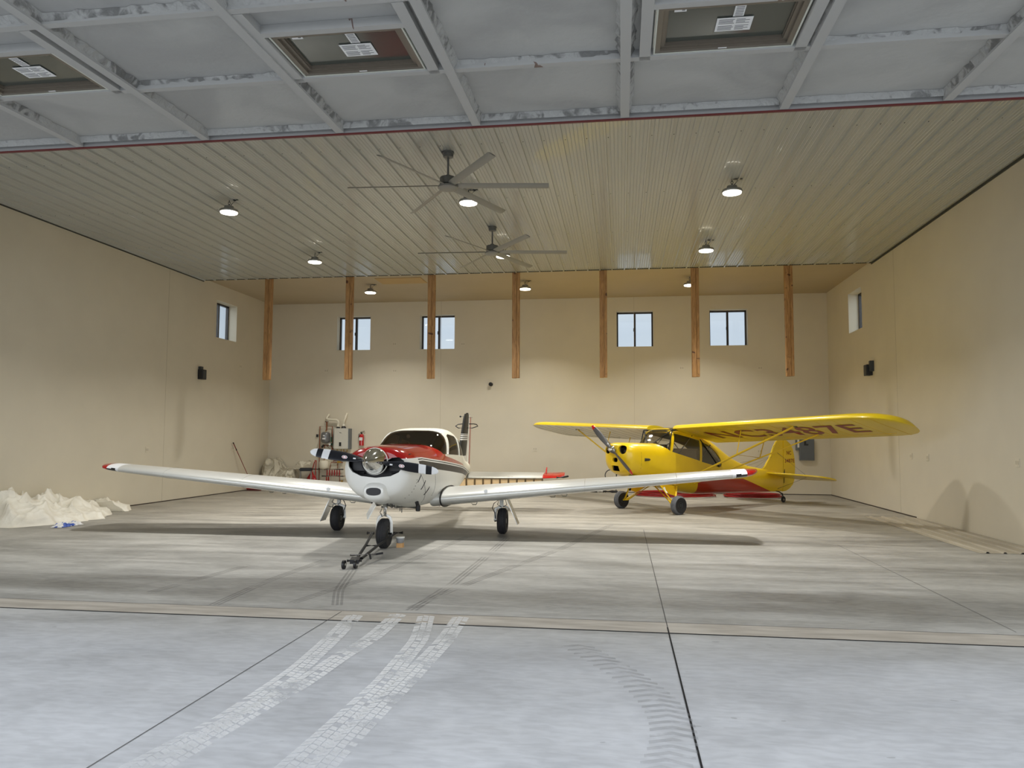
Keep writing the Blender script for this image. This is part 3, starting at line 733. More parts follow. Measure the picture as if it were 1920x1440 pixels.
# wings
def wing_pt(x, u, v, side):
    q = (abs(x) - .45) / 5.15; le = -.90 + .22 * q; ch = 1.98 - .98 * q; zc_ = .615 + (abs(x) - .45) * .0915
    ang = math.radians(2.0); yy, zz = u * ch, v * ch
    return (side * abs(x), le + yy * math.cos(ang) + zz * math.sin(ang), zc_ + zz * math.cos(ang) - (yy - .25 * ch) * math.sin(ang))
for s in (-1, 1):
    wg = bpy.data.objects.new('wing', None); C.objects.link(wg); wg.parent = com
    bm = B(); loft(bm, [[wing_pt(x, u, v, s) for u, v in airfoil(22, .155 - .02 * (x - .4) / 5)] for x in frange(.40, 5.22, .35)])
    obj('wing_skin', bm, M_silver, wg, 40)
    bm = B(); rr = []
    for x, k in ((5.22, 1), (5.27, .995), (5.35, .985), (5.44, .94), (5.52, .84), (5.58, .66), (5.625, .42), (5.64, .15)):
        q = wing_pt(x, .45, .035, s); rr.append([tuple(Vector(q) + (Vector(wing_pt(x, u, v, s)) - Vector(q)) * Vector((1, (k + 1) / 2 if k > .5 else k + .25, k))[1] if False else (q[0], q[1] + (wing_pt(x, u, v, s)[1] - q[1]) * min(1, k + .18), q[2] + .03 * (1 - k) + (wing_pt(x, u, v, s)[2] - q[2]) * k)) for u, v in airfoil(22, .135)])
    loft(bm, rr)
    for f_ in bm.faces:
        c_ = f_.calc_center_median(); ax = abs(c_.x)
        f_.material_index = 0 if ax > 5.44 else (1 if (c_.z < wing_pt(ax, .1, .0, s)[2] + .012 and ax > 5.27) else 2)
    obj('wing_tip', bm, [M_red, M_blkgloss, M_pwhite], wg, 40)['label'] = 'red wing tip with black and white'
    bm = B(); tube(bm, [Vector(wing_pt(.575, .22 + (u - .22) * 1.02, v * 1.03, s)) for u, v in airfoil(22, .165)[10:34]], .013, 8); obj('root_seal', bm, M_black, wg, 60)
    bm = B(); p0 = Vector(wing_pt(1.32, .0, .02, s)); lathe(bm, [(.032, p0.y - .012), (.028, p0.y + .01)], 16, 'y', (p0.x, 0, p0.z + .03)); obj('landing_light', bm, M_alu, wg)
    bm = B()
    for x_, u_ in ((1.05, .25), (2.35, .35), (2.55, .3)):
        q = Vector(wing_pt(x_, u_, -.07, s)); tube(bm, [q + Vector((-.06, 0, .02)), q + Vector((-.03, 0, -.015)), q + Vector((.03, 0, -.015)), q + Vector((.05, 0, .02))], .008, 6)
    obj('fuel_vent', bm, M_alu, wg)
    bm = B()
    for x_ in (2.9, 4.35): tube(bm, [Vector(wing_pt(x_, u, v, s)) for u, v in airfoil(16, .1485)[8:26]], .0018, 4)
    obj('panel_seam', bm, M_alu, wg)
    # main gear leg
    g = bpy.data.objects.new('landing_gear', None); C.objects.link(g); g.parent = com
    gx = s * 1.47
    bm = B(); tube(bm, [(gx - s * .02, .0, .66), (gx - s * .02, 0, .47)], .034, 14); tube(bm, [(gx - s * .02, 0, .47), (gx - s * .03, 0, .40)], .022, 12)
    flat(bm, [(gx - s * .03, 0, .45), (gx - s * .12, 0, .43), (gx - s * .13, 0, .22)], .05, .03, Vector((0, 1, 0))); tube(bm, [(gx - s * .14, 0, .22), (gx + s * .02, 0, .22)], .02)
    R_ = [(gx - s * .02 + (.0), 0, 0)]
    tube(bm, [(gx - .1, 0, .40), (gx - .08, 0, .455), (gx, 0, .47), (gx + .08, 0, .455), (gx + .095, 0, .42)], .014, 8)
    obj('gear_leg', bm, M_white, g, 40)
    bm = B()
    for dx in (-.05, .05): tube(bm, [(gx + dx, -.04, .60), (gx + dx * 1.6, -.07, .50), (gx + dx * .3, -.05, .46)], .006, 6)
    tube(bm, [(gx - s * .06, -.05, .58), (gx - s * .14, -.07, .52), (gx - s * .17, -.06, .44), (gx - s * .13, -.05, .36), (gx - s * .12, -.03, .26)], .007, 6); cbox(bm, (gx - s * .12, 0, .60), (.3, .16, .02)); obj('brake_hose', bm, M_black, g)
    wheel(g, (gx, 0, .22), .22, .155, .09, None, M_blk2)
    bm = B(); a_, b_ = Vector((s * 1.57, .0, .60)), Vector((s * 1.74, .0, .17)); dirv = (b_ - a_).normalized(); nn_ = Vector((dirv.z, 0, -dirv.x))
    loft(bm, [[a_ + Vector((0, dy, 0)) * q + nn_ * e for dy, e in ((-.15, -.006), (.15, -.006), (.15, .006), (-.15, .006))] for a_, q in ((Vector((s * 1.56, 0, .60)), .7), (Vector((s * 1.62, 0, .45)), 1), (b_, .85))])
    tube(bm, [(s * 1.52, 0, .40), (s * 1.63, 0, .42)], .008, 6)
    obj('gear_door', bm, M_silver, g, 30)
    # stabilator half
    bm = B(); rr = []
    for x, le, te in ((.06, 3.98, 4.86), (1.0, 4.05, 4.83), (1.78, 4.12, 4.80), (2.1, 4.17, 4.78), (2.2, 4.25, 4.74), (2.25, 4.38, 4.66)):
        rr.append([(s * x, le + (te - le) * u, .76 + .10 * u + (v - .02) * (te - le) * (1 if x < 2 else .5)) for u, v in airfoil(14, .10)])
    loft(bm, rr)
    for f_ in bm.faces: f_.material_index = 1 if abs(f_.calc_center_median().x) > 1.78 else 0
    obj('stabilator', bm, [mat('dull_silver_tail_paint', rgb(158, 156, 146), .42, .2), M_red], com, 40)['label'] = 'silver tailplane half with red tip'
    bm = B(); prism(bm, [(4.45, .84), (4.80, .86), (4.78, .93), (4.68, .97), (4.58, .93)], s * 1.83 - .012, s * 1.83 + .012); obj('balance_horn', bm, M_red, com)
    bm = B(); tube(bm, [(s * 2.1, 4.10, .765), (s * 2.24, 4.16, .77), (s * 2.34, 4.3, .785)], .022, 8); obj('tip_weight', bm, M_black, com, 40)
    bm = B(); tube(bm, [(s * .03, 4.20, 1.87), (s * .16, 4.18, 1.865), (s * .20, 4.24, 1.88), (s * .26, 4.34, 1.91), (s * .22, 4.42, 1.95), (s * .14, 4.48, 1.965), (s * .03, 4.50, 1.965)], .011, 8); obj('loop_antenna', bm, M_black, com, 60)
bm = B(); 
for k in range(3): pass
cbox(bm, (-.78, -.15, .81), (.26, .9, .012)); wk = obj('wing_walk', bm, M_black, com); wk.rotation_euler = (0, 0, 0)
# fin and rudder
m, n = newmat('fin_paint', 0.5)
le_ = n.add(3.30, n.mul(n.add(n.z, -1.05), .68)); dd = n.m('SUBTRACT', n.y, le_)
st_ = n.mul(n.gt(n.z, 1.57), n.lt(n.z, 1.73), n.gt(n.m('SINE', n.mul(n.z, 150.0)), 0.0))
c = n.mix(n.mul(n.lt(dd, .66), n.gt(n.z, 1.24)), rgb(214, 212, 202), rgb(22, 24, 22)); c = n.mix(n.mul(st_, n.lt(dd, .66)), c, WHT); n.color(c); M_fin = m
bm = B(); rr = []
for z, le, te, t in ((1.0, 3.05, 4.42, .12), (1.1, 3.25, 4.44, .11), (1.4, 3.52, 4.49, .10), (1.8, 3.80, 4.56, .085), (2.1, 4.01, 4.61, .07), (2.19, 4.12, 4.62, .05)):
    rr.append([(v * (t / .10), le + (te - le) * u, z) for u, v in [(u, (v - .02 * (1 - (2 * u - 1) ** 2)) ) for u, v in airfoil(12, .10)]])
loft(bm, rr); obj('tail_fin', bm, M_fin, com, 40)
m, n = newmat('rudder_paint', 0.3, coat=.3)
n.color(n.mix(n.mul(n.gt(n.m('SUBTRACT', n.y, n.mul(n.z, .17)), 4.31), n.lt(n.z, 2.13)), rgb(206, 202, 190), rgb(150, 44, 42))); M_rud = m
bm = B(); rr = []
for z, le, te, t in ((.98, 4.43, 4.72, .05), (1.4, 4.50, 4.80, .045), (1.9, 4.585, 4.86, .035), (2.18, 4.63, 4.88, .025)):
    rr.append([(-t / 2, le, z), (t / 2, le, z), (.006, te, z), (-.006, te, z)])
loft(bm, rr); obj('rudder', bm, M_rud, com, 30)
bm = B(); tube(bm, [(0, 4.40, 2.19), (0, 4.40, 2.215)], .03, 12); tube(bm, [(-.02, 4.32, 2.13), (-.12, 4.26, 2.13)], .006, 6); tube(bm, [(.02, 4.40, 2.11), (.12, 4.42, 2.11)], .006, 6)
lathe(bm, [(.004, -.03), (.022, -.01), (.022, .01), (.004, .03)], 12, 'y', (-.13, 4.25, 2.13)); obj('tail_antenna', bm, M_blk2, com, 50)
# nose gear
g = bpy.data.objects.new('nose_gear', None); C.objects.link(g); g.parent = com
ny = -2.02
bm = B(); tube(bm, [(-.01, ny + .06, .80), (-.01, ny + .03, .60)], .038, 14); tube(bm, [(-.01, ny + .03, .60), (-.01, ny + .01, .47)], .022, 12)
tube(bm, [(-.07, ny + .04, .60), (.03, ny + .04, .60)], .02, 10)
for dx in (-.03, .03): tube(bm, [(-.01 + dx, ny - .04, .58), (-.01 + dx * 1.5, ny - .08, .53), (-.01 + dx, ny - .02, .47)], .007, 6)
obj('shock_strut', bm, M_chrome, g, 40)
for s in (-1, 1):
    bm = B(); flat(bm, [(-.01 + s * .03, ny, .485), (-.01 + s * .085, ny, .455), (-.01 + s * .105, ny, .38), (-.01 + s * .108, ny, .21)], .045, .022, Vector((0, 1, 0))); obj('fork_arm', bm, M_white, g, 40)
wheel(g, (-.01, ny, .22), .22, .155, .09, None, M_blk2)
bm = B(); tube(bm, [(-.13, ny, .22), (.11, ny, .22)], .018, 10); obj('axle', bm, M_blk2, g, 40)
bm = B(); R3 = Matrix.Rotation(math.radians(-33), 3, 'Y') @ Matrix.Rotation(math.radians(-12), 3, 'X')
cbox(bm, (-.20, ny - .05, .565), (.015, .24, .24), 0, Matrix.Rotation(math.radians(30), 3, 'Y') @ Matrix.Rotation(math.radians(25), 3, 'Z')); obj('gear_door', bm, M_white, g)
bm = B(); tube(bm, [(.03, ny - .02, .63), (.09, ny - .02, .63)], .03, 12); tube(bm, [(.1, ny, .62), (.16, ny, .62)], .035, 12); tube(bm, [(.12, ny + .1, .60), (.42, ny + .3, .575)], .022, 10); obj('exhaust_pipe', bm, M_alu, g, 40)
bm = B(); tube(bm, [(.40, -1.72, .66), (.43, -1.75, .60), (.425, -1.74, .53)], [.03, .035, .035], 12); obj('cowl_drain', bm, M_black, com, 40)
bm = B()
for x_, y_ in ((.22, -1.75), (.62, -.6), (.1, -1.5)): tube(bm, [(x_ * .8, y_, .60), (x_ * .8, y_, .50)], .006, 6)
obj('drain_mast', bm, M_blk2, com)
bm = B()
for (ya, za, yb, zb_) in ((-2.05, 1.09, -2.13, .98), (-1.80, .99, -1.86, .86), (-1.52, .88, -1.58, .76)):
    tube(bm, [snapC(ya + (yb - ya) * q / 5, za + (zb_ - za) * q / 5, 1, .001) for q in range(6)], .0085, 6)
obj('cowl_louver', bm, M_black, com)
bm = B(); tube(bm, [snapC(-2.1 + q * .8 / 8, 1.12 - q * .50 / 8, 1, .0) for q in range(9)], .0035, 5); tube(bm, [snapC(-1.35 + .02 * q, 1.2 - q * .06, 1, 0) for q in range(9)], .003, 5)
for q in range(7): p0 = snapC(-2.18 + .01 * q, 1.02 - q * .045, 1, 0); cbox(bm, p0, (.01, .01, .01))
obj('cowl_seam', bm, M_blk2, com)
for s in (-1, 1):
    bm = B(); pts = [snapC(-.47 + .21 * q / 8, 1.36 + .36 * q / 8, s, .004) for q in range(9)]
    tube(bm, pts, .012, 6); pts = [snapC(.55, 1.30 + .36 * q / 8, s, .004) for q in range(8)]; tube(bm, pts, .008, 6); obj('window_post', bm, M_white, com, 50)

# =================================================================== HIGH-WING YELLOW AIRPLANE
m, n = newmat('yellow_and_red_fuselage_fabric', 0.3, coat=.25)
fr_ = n.gt(n.y, n.add(1.12, n.mul(n.m('SUBTRACT', .67, n.z), .55)))
zl = n.m('MINIMUM', n.add(.70, n.mul(n.y, -.008)), n.add(.68, n.mul(n.m('SUBTRACT', n.y, 2.85), -.27)))
nz_ = n.noise(1.6, (1, 1, 1), 3)
c = n.mix(n.mul(fr_, n.lt(n.z, zl)), n.mix(n.ramp(nz_, .3, .7), rgb(236, 200, 26), rgb(226, 188, 20)), rgb(168, 42, 12))
n.color(c); M_chief = m
KT = [(-1.02, .20, 1.50, 1.02, 1.28, 2.6, 2.4), (-1.0, .30, 1.525, .95, 1.27, 2.7, 2.4), (-.95, .38, 1.54, .90, 1.26, 2.8, 2.4), (-.86, .44, 1.55, .85, 1.24, 3.0, 2.5), (-.7, .48, 1.55, .80, 1.2, 3.2, 2.6), (-.3, .51, 1.54, .72, 1.15, 3.2, 2.8), (-.04, .515, 1.53, .63, 1.1, 3.2, 3), (.06, .515, 1.57, .60, 1.1, 3.4, 3),
      (.2, .515, 1.73, .56, 1.1, 4, 3), (.34, .515, 1.86, .52, 1.1, 4.2, 3), (.5, .515, 1.90, .48, 1.1, 4.2, 2.8), (.9, .51, 1.89, .40, 1.05, 4, 2.4), (1.15, .50, 1.84, .36, 1.0, 3.6, 2.2), (1.6, .46, 1.71, .335, .95, 3, 2.2), (2.0, .415, 1.52, .33, .88, 2.6, 2.3), (2.6, .34, 1.21, .32, .78, 2.3, 2.3), (3.2, .25, 1.01, .31, .68, 2.2, 2.2), (4.0, .13, .88, .30, .6, 2, 2), (4.74, .03, .80, .29, .55, 2, 2)]
chi = thing('high_wing_airplane', 'yellow high-wing tail-dragger airplane with red belly and strut-braced wing', 'airplane', (12.10, 11.18, 0), -math.atan2(.746, .666))
def circ(cx_, cz_, rx, rz, n_=20, p=1.0): return [(cx_ + rx * math.copysign(abs(math.cos(2 * PI * k / n_)) ** p, math.cos(2 * PI * k / n_)), cz_ + rz * math.copysign(abs(math.sin(2 * PI * k / n_)) ** p, math.sin(2 * PI * k / n_))) for k in range(n_)]
cuts = []
for s in (-1, 1): cuts.append(('eye', lambda bm, s=s: prism(bm, circ(s * .235, 1.395, .105, .095, 20, .9), -1.3, -.72, 'y'), False))
cuts.append(('slot', lambda bm: prism(bm, circ(.02, 1.17, .085, .05, 20, .7), -1.3, -.7, 'y'), False))
cuts.append(('vent', lambda bm: prism(bm, [(-.09, .93), (.12, .92), (.12, 1.04), (-.09, 1.05)], -1.3, -.7, 'y'), False))
cuts.append(('windshield', lambda bm: prism(bm, [(-.015, 1.512), (.04, 1.46), (.185, 1.36), (.315, 1.80), (.36, 1.86), (.36, 2.2), (-.015, 2.2)], -1, 1), True))
cuts.append(('skylight', lambda bm: box(bm, (-.40, .385, 1.78), (.40, 1.0, 2.2)), True))
for s in (-1, 1):
    cuts.append(('door_window', lambda bm, s=s: prism(bm, [(.365, 1.76), (.245, 1.345), (1.15, 1.13), (1.19, 1.60)], s * .1, s * 1), True))
    cuts.append(('quarter_window', lambda bm, s=s: prism(bm, [(1.25, 1.575), (1.21, 1.11), (1.85, .98), (1.95, .99), (1.975, 1.05), (1.93, 1.17), (1.78, 1.33), (1.55, 1.48)], s * .1, s * 1), True))
M_clear = glass('clear_plexiglass', (.95, .95, .93, 1), .22)
M_lin2 = mat('dim_cabin_lining', rgb(86, 78, 54), 0.8)
cut_fuselage(chi, KT, -1.02, 4.74, -.98, 2.6, cuts, [M_chief], None, M_clear, M_lin2, .02)
snapK = snapper(KT, -1.02, 4.74)
bm = B(); cbox(bm, (0, -.55, 1.2), (.66, .45, .46)); 
for s in (-1, 1):
    for q in range(6): cbox(bm, (s * .24, -.82, 1.31 + q * .03), (.2, .08, .012))
obj('engine_block', bm, M_black, chi)
bm = B()
for s in (-1, 1): tube(bm, [(s * .24, -.93, 1.36), (s * .24, -.84, 1.36)], .035, 12)
obj('cylinder_head', bm, M_blk2, chi, 40)
bm = B(); cbox(bm, (0, .12, 1.40), (.92, .08, .22)); lathe(bm, [(.05, 0), (.05, .06)], 14, 'z', (.1, .12, 1.51)); bmesh.ops.bevel(bm, geom=bm.edges[:], offset=.015, segments=2, affect='EDGES'); obj('instrument_panel', bm, M_black, chi)
bm = B(); cbox(bm, (0, .95, .95), (.84, .45, .14)); cbox(bm, (0, 1.2, 1.2), (.84, .10, .42)); bmesh.ops.bevel(bm, geom=bm.edges[:], offset=.035, segments=3, affect='EDGES'); obj('bench_seat', bm, mat('tan_seat_cloth', rgb(120, 104, 78), .8), chi, 40)
for s in (-1, 1):
    bm = B(); tube(bm, [(s * .26, .42, 1.36), (s * .26, .40, 1.44)], .008, 6); tube(bm, [(s * .26 + .1 * math.cos(a), .40 + .0, 1.44 + .085 * math.sin(a)) for a in frange(math.radians(-20), math.radians(200), .3)], .011, 6); tube(bm, [(s * .26, .40, 1.44), (s * .26, .14, 1.40)], .012, 6); obj('control_wheel', bm, M_black, chi, 50)
bm = B()
for s in (-1, 1):
    tube(bm, [(s * .46, .30, 1.84), (s * .47, .16, 1.36)], .014, 8); tube(bm, [(s * .46, .30, 1.84), (s * .1, .06, 1.54)], .014, 8)
    tube(bm, [(s * .46, 1.2, 1.62), (s * .44, 1.85, .98)], .012, 8); tube(bm, [(s * .46, 1.2, 1.12), (s * .40, 1.6, 1.5)], .012, 8); tube(bm, [(s * .47, .32, 1.84), (s * .45, 1.2, 1.78)], .014, 8); tube(bm, [(s * .45, .5, 1.3), (s * .45, .95, 1.72)], .010, 8)
tube(bm, [(-.46, .30, 1.84), (.46, .30, 1.84)], .014, 8); tube(bm, [(-.44, 1.2, 1.76), (.44, 1.2, 1.76)], .014, 8); tube(bm, [(-.44, .5, 1.80), (.44, 1.0, 1.80)], .010, 8)
obj('cabin_tubing', bm, M_black, chi, 60)
# propeller
ph = bpy.data.objects.new('propeller', None); C.objects.link(ph); ph.parent = chi; ph.location = (0, 0, 1.405)
bm = B(); lathe(bm, [(.05, -1.0), (.07, -1.04), (.07, -1.13), (.045, -1.16), (.03, -1.19), (.006, -1.20)], 24, 'y'); obj('propeller_hub', bm, M_chrome, ph, 40)
CH2 = [(0, .09), (.1, .085), (.25, .105), (.5, .128), (.75, .115), (.92, .085), (.985, .05), (1, .02)]
M_pgrey = mat('grey_metal_blade', rgb(92, 92, 92), 0.35, 0.5)
for a in (math.radians(-38), math.radians(142)): blade(ph, a, .85, -1.10, CH2, math.radians(-40), math.radians(-14), [(.74, 1)], [M_pgrey, M_red], .03)
# wings
def kw(x, u, v, s, le=.36, te=1.80):
    ch = 1.46; le0 = .36; f_ = le + (te - le) * u
    uu = (f_ - le0) / 1.44; zz = 1.855 + .036 * abs(x) - (f_ - le0) * math.sin(math.radians(13.0)) + v * ch
    return (s * abs(x), f_ + v * .2, zz)
M_under = mat('pale_grey_wing_fabric', rgb(232, 228, 212), 0.55, var=.04)
M_riblet = mat('rib_line', rgb(150, 142, 110), 0.7)  # olive-grey rib lines under the pale wing
planf = [(.42, .36, 1.80)] + [(x, .36, 1.80) for x in frange(.9, 4.7, .42)] + [(4.95, .385, 1.79), (5.15, .45, 1.745), (5.3, .55, 1.66), (5.4, .67, 1.54), (5.46, .80, 1.40), (5.49, .95, 1.22)]
for s in (-1, 1):
    wg = bpy.data.objects.new('wing', None); C.objects.link(wg); wg.parent = chi
    wg['label'] = 'yellow wing with dark red registration letters underneath' if s > 0 else 'yellow wing with pale grey underside'
    bm = B(); af = airfoil(20, .125, True); rr = []
    for x, le, te in planf:
        k = min(1, (te - le) / 1.44); k = k ** .8 if k < 1 else 1
        rr.append([kw(x, u, v * k, s, le, te) for u, v in af])
    loft(bm, rr)
    if s < 0:
        bm.normal_update(); bmesh.ops.recalc_face_normals(bm, faces=bm.faces[:])
        for f_ in bm.faces:
            if f_.normal.z < -.6: f_.material_index = 1
    obj('wing_skin', bm, [M_yel, M_under], wg, 40)
    bm = B()
    for k in range(13):
        x = .8 + k * .36; P = [kw(x, u, v, s) for u, v in af[21:39]]; P = [(a, b, c_ - .001) for a, b, c_ in P]; tube(bm, P, .003, 4)
    P0 = [kw(x, .78, -.022, s) for x in (2.6, 5.0)]; tube(bm, P0, .005, 4)
    obj('rib_stitching', bm, M_riblet if s < 0 else M_yeldk, wg)
    # struts
    st = bpy.data.objects.new('wing_strut', None); C.objects.link(st); st.parent = chi
    F0, F1_, R0, R1 = Vector((s * .50, .33, .61)), Vector((s * 3.40, .66, 1.885)), Vector((s * .50, .95, .62)), Vector((s * 3.45, 1.42, 1.745))
    bm = B(); flat(bm, [F0, F1_], .065, .032, Vector((0, .3, 1))); obj('front_strut', bm, M_yeldk, st, 50)
    bm = B(); flat(bm, [R0, R1], .045, .026, Vector((0, .3, 1))); obj('rear_strut', bm, M_yeldk, st, 50)
    bm = B()
    a1, a2 = F0.lerp(F1_, .55), R0.lerp(R1, .55)
    t1, t2 = Vector(kw(2.08, .22, -.03, s)), Vector(kw(2.12, .72, -.02, s)); tube(bm, [a1, t1], .012, 8); tube(bm, [a2, t2], .012, 8); tube(bm, [a1, a2], .008, 8); obj('jury_strut', bm, M_yeldk, st, 50)
    bm = B(); cbox(bm, F1_, (.12, .05, .03)); cbox(bm, R1, (.10, .05, .03)); obj('strut_fitting', bm, M_blk2, st)
    # landing gear
    g = bpy.data.objects.new('landing_gear', None); C.objects.link(g); g.parent = chi
    ax = Vector((s * .80, 0, .20))
    bm = B(); tube(bm, [(s * .42, -.12, .68), (s * .80, -.01, .21)], .022, 10); tube(bm, [(s * .46, .42, .56), (s * .80, .01, .21)], .018, 10)
    tube(bm, [(s * .02, .12, .60), (s * .62, .03, .27), (s * .70, .0, .215), (s * .86, 0, .20)], .02, 10); obj('gear_tube', bm, M_yeldk, g, 50)
    bm = B(); poly(bm, [(s * .43, -.11, .67), (s * .47, .40, .57), (s * .62, .20, .38), (s * .60, -.05, .45)]); bmesh.ops.solidify(bm, geom=bm.faces[:], thickness=.02); obj('gear_fairing', bm, M_yeldk, g)
    bm = B(); tube(bm, [(s * .52, -.04, .56), (s * .60, -.03, .44)], .026, 10); obj('shock_sleeve', bm, M_white if s > 0 else M_black, g, 50)
    wheel(g, (s * .92, 0, .20), .203, .16, .075, M_rubgrey, M_blk2)
    # tailplane
    P2 = [(.04, 4.0), (.7, 4.12), (1.25, 4.28), (1.42, 4.40), (1.50, 4.58), (1.50, 4.82), (1.42, 4.98), (1.25, 5.05), (.30, 5.10), (.12, 4.95), (.04, 4.78)]
    bm = B(); zf = lambda y: .79 - .165 * (y - 4.0)
    loft(bm, [[(s * x, y, zf(y) + h) for x, y in P2] for h in (-.018, .018)]); bmesh.ops.bevel(bm, geom=[e for e in bm.edges if abs(e.verts[0].co.z - zf(e.verts[0].co.y) - e.verts[1].co.z + zf(e.verts[1].co.y)) < .001], offset=.01, segments=2, affect='EDGES')
    obj('tailplane', bm, M_yel, chi, 40)
    bm = B(); tube(bm, [(0, 4.55, 1.30), (s * .95, 4.5, zf(4.5))], .005, 6); tube(bm, [(s * .03, 4.5, .36), (s * .95, 4.5, zf(4.5))], .005, 6); tube(bm, [(0, 4.42, 1.2), (s * .30, 3.0, .98)], .003, 5); obj('bracing_wire', bm, M_blk2, chi)
def lettering(txt, size, place, name, parent, mt, sx=1.0):
    cu = bpy.data.curves.new('t', 'FONT'); cu.body = txt; cu.size = size; cu.resolution_u = 3; cu.space_character = 1.05; cu.offset = size * .012
    to = bpy.data.objects.new('t', cu); C.objects.link(to); bpy.context.view_layer.update()
    me = bpy.data.meshes.new_from_object(to.evaluated_get(bpy.context.evaluated_depsgraph_get())); remove(to)
    bm = B(); bm.from_mesh(me); bmesh.ops.triangulate(bm, faces=bm.faces[:])
    xs_ = [v.co.x for v in bm.verts]; x0, x1 = min(xs_), max(xs_)
    for v in bm.verts: v.co = Vector(place((v.co.x - x0) / (x1 - x0), v.co.y / (size * .72)))
    return obj(name, bm, mt, parent)
M_let = mat('dark_red_lettering', rgb(132, 40, 18), 0.4)
def under(t, h):
    x = 1.0 + 3.62 * t; u = .68 - .46 * h
    # lower surface height of the airfoil
    th = 5 * .125 * (.2969 * math.sqrt(u) - .126 * u - .3516 * u * u + .2843 * u**3 - .1015 * u**4)
    v = -th * .42 + .01 * (1 - (2 * u - 1) ** 2); p_ = kw(x, u, v, 1); return (p_[0], p_[1], p_[2] - .006)
lettering('NC3487E', .5, under, 'registration_lettering', chi, M_let)
# fin, rudder
def plate(pts, t, name, mt):
    bm = B(); prism(bm, pts, -t, t); bmesh.ops.bevel(bm, geom=[e for e in bm.edges if abs(e.verts[0].co.x - e.verts[1].co.x) < 1e-4], offset=t * .6, segments=2, affect='EDGES'); return obj(name, bm, mt, chi, 40)
plate([(3.75, .80), (4.05, .93), (4.25, 1.15), (4.42, 1.48), (4.50, 1.58), (4.62, 1.63), (4.78, 1.64), (4.78, .50), (4.0, .60)], .022, 'tail_fin', M_yel)
plate([(4.795, 1.64), (4.95, 1.61), (5.10, 1.52), (5.20, 1.38), (5.255, 1.2), (5.27, .95), (5.25, .6), (5.18, .46), (5.05, .36), (4.9, .30), (4.74, .28), (4.74, .52), (4.795, .55)], .020, 'rudder', M_yel)
lettering('NC', .12, lambda t, h: (.024, 4.92 + .19 * t, 1.24 + .10 * h), 'rudder_lettering', chi, M_let)
lettering('3487E', .12, lambda t, h: (.024, 4.84 + .40 * t, 1.03 + .10 * h), 'rudder_lettering', chi, M_let)
bm = B(); tube(bm, [(.03, 4.77, .70), (.03, 4.82, .86), (.03, 4.78, .5)], .008, 6); cbox(bm, (.03, 4.2, .46), (.03, .06, .04)); tube(bm, [(.03, 4.2, .46), (.03, 4.85, .46)], .005, 6); cbox(bm, (.04, 5.26, .85), (.03, .05, .16)); obj('rudder_horn', bm, M_blk2, chi)
# tail wheel
g = bpy.data.objects.new('tail_wheel', None); C.objects.link(g); g.parent = chi
bm = B(); flat(bm, [(0, 4.45, .31), (0, 4.6, .285), (0, 4.74, .22)], .05, .025); tube(bm, [(0, 4.74, .24), (0, 4.75, .17)], .018, 8)
for s in (-1, 1): flat(bm, [(s * .01, 4.75, .18), (s * .035, 4.77, .14), (s * .035, 4.78, .08)], .02, .012, Vector((0, 1, 0)))
obj('tail_spring', bm, M_black, g, 40); wheel(g, (0, 4.78, .078), .078, .05, .03, None, M_alu)
# cowl details
bm = B(); tube(bm, [snapK(-.66, 1.50 - q * .085, 1, 0) for q in range(8)], .003, 5)
tube(bm, [snapK(-.62 + q * .075, 1.17 - q * .015 - max(0, q - 3) * .05, 1, 0) for q in range(8)], .0025, 5)
for y_, z_ in ((-.12, 1.08), (-.14, .98), (.30, 1.25), (.30, .95)): cbox(bm, snapK(y_, z_, 1, 0), (.01, .03, .05))
obj('cowl_seam', bm, mat('seam_brown', rgb(128, 96, 20), .6), chi)
bm = B(); c0 = snapK(-.50, 1.18, 1, 0); lathe(bm, [(.035, -.08), (.03, .05), (.002, .12)], 14, 'y', (c0.x - .012, c0.y, c0.z)); obj('cowl_scoop', bm, M_blk2, chi, 50)
bm = B()
for s in (-1, 1): tube(bm, [snapK(.21 + .125 * q / 6, 1.365 + .42 * q / 6, s, .004) for q in range(7)], .014, 6)
tube(bm, [snapK(.20, 1.365, 1, .004), snapK(1.15, 1.115, 1, .004), snapK(1.95, .965, 1, .004)], .008, 6)
obj('window_post', bm, M_yeldk, chi, 50)
bm = B(); cbox(bm, (.26, -.72, .82), (.12, .14, .03)); cbox(bm, (-.1, -.78, .85), (.12, .08, .03)); obj('exhaust_stub', bm, M_black, chi)
# =================================================================== LOOSE THINGS
from mathutils import noise as mn
def wavy_sheet(name, path_pts, nx, ny, fn, mt):
    bm = B(); g = [[bm.verts.new(fn(i / nx, j / ny)) for j in range(ny + 1)] for i in range(nx + 1)]
    for i in range(nx):
        for j in range(ny): bm.faces.new((g[i][j], g[i + 1][j], g[i + 1][j + 1], g[i][j + 1]))
    return obj(name, bm, mt, None, 60)
m, n = newmat('white_dust_sheet', 0.5)
n.color(n.mix(n.ramp(n.noise(2.5, (1, 1, 1), 6), .3, .7), rgb(240, 236, 222), rgb(222, 216, 200))); n.put(n.b.inputs['Transmission Weight'], 0.0)
n.bump(n.noise(7, (1, 1, 1), 5, 2.5), .35, .02); M_sheet = m
m, n = newmat('crinkled_clear_plastic', 0.2)
n.color(n.mix(n.ramp(n.noise(3, (1, 1, .5), 6, 2.5), .42, .66), rgb(226, 220, 200), rgb(168, 160, 140))); n.bump(n.noise(12, (1, 1, 1), 6, 2.0), .9, .05); n.put(n.b.inputs['Alpha'], .93); M_plast = m
def ridge(x, y, s, o):
    q = mn.noise(Vector((x * s + o, y * s - o, o * .7))); return 1 - abs(q) * 2.2
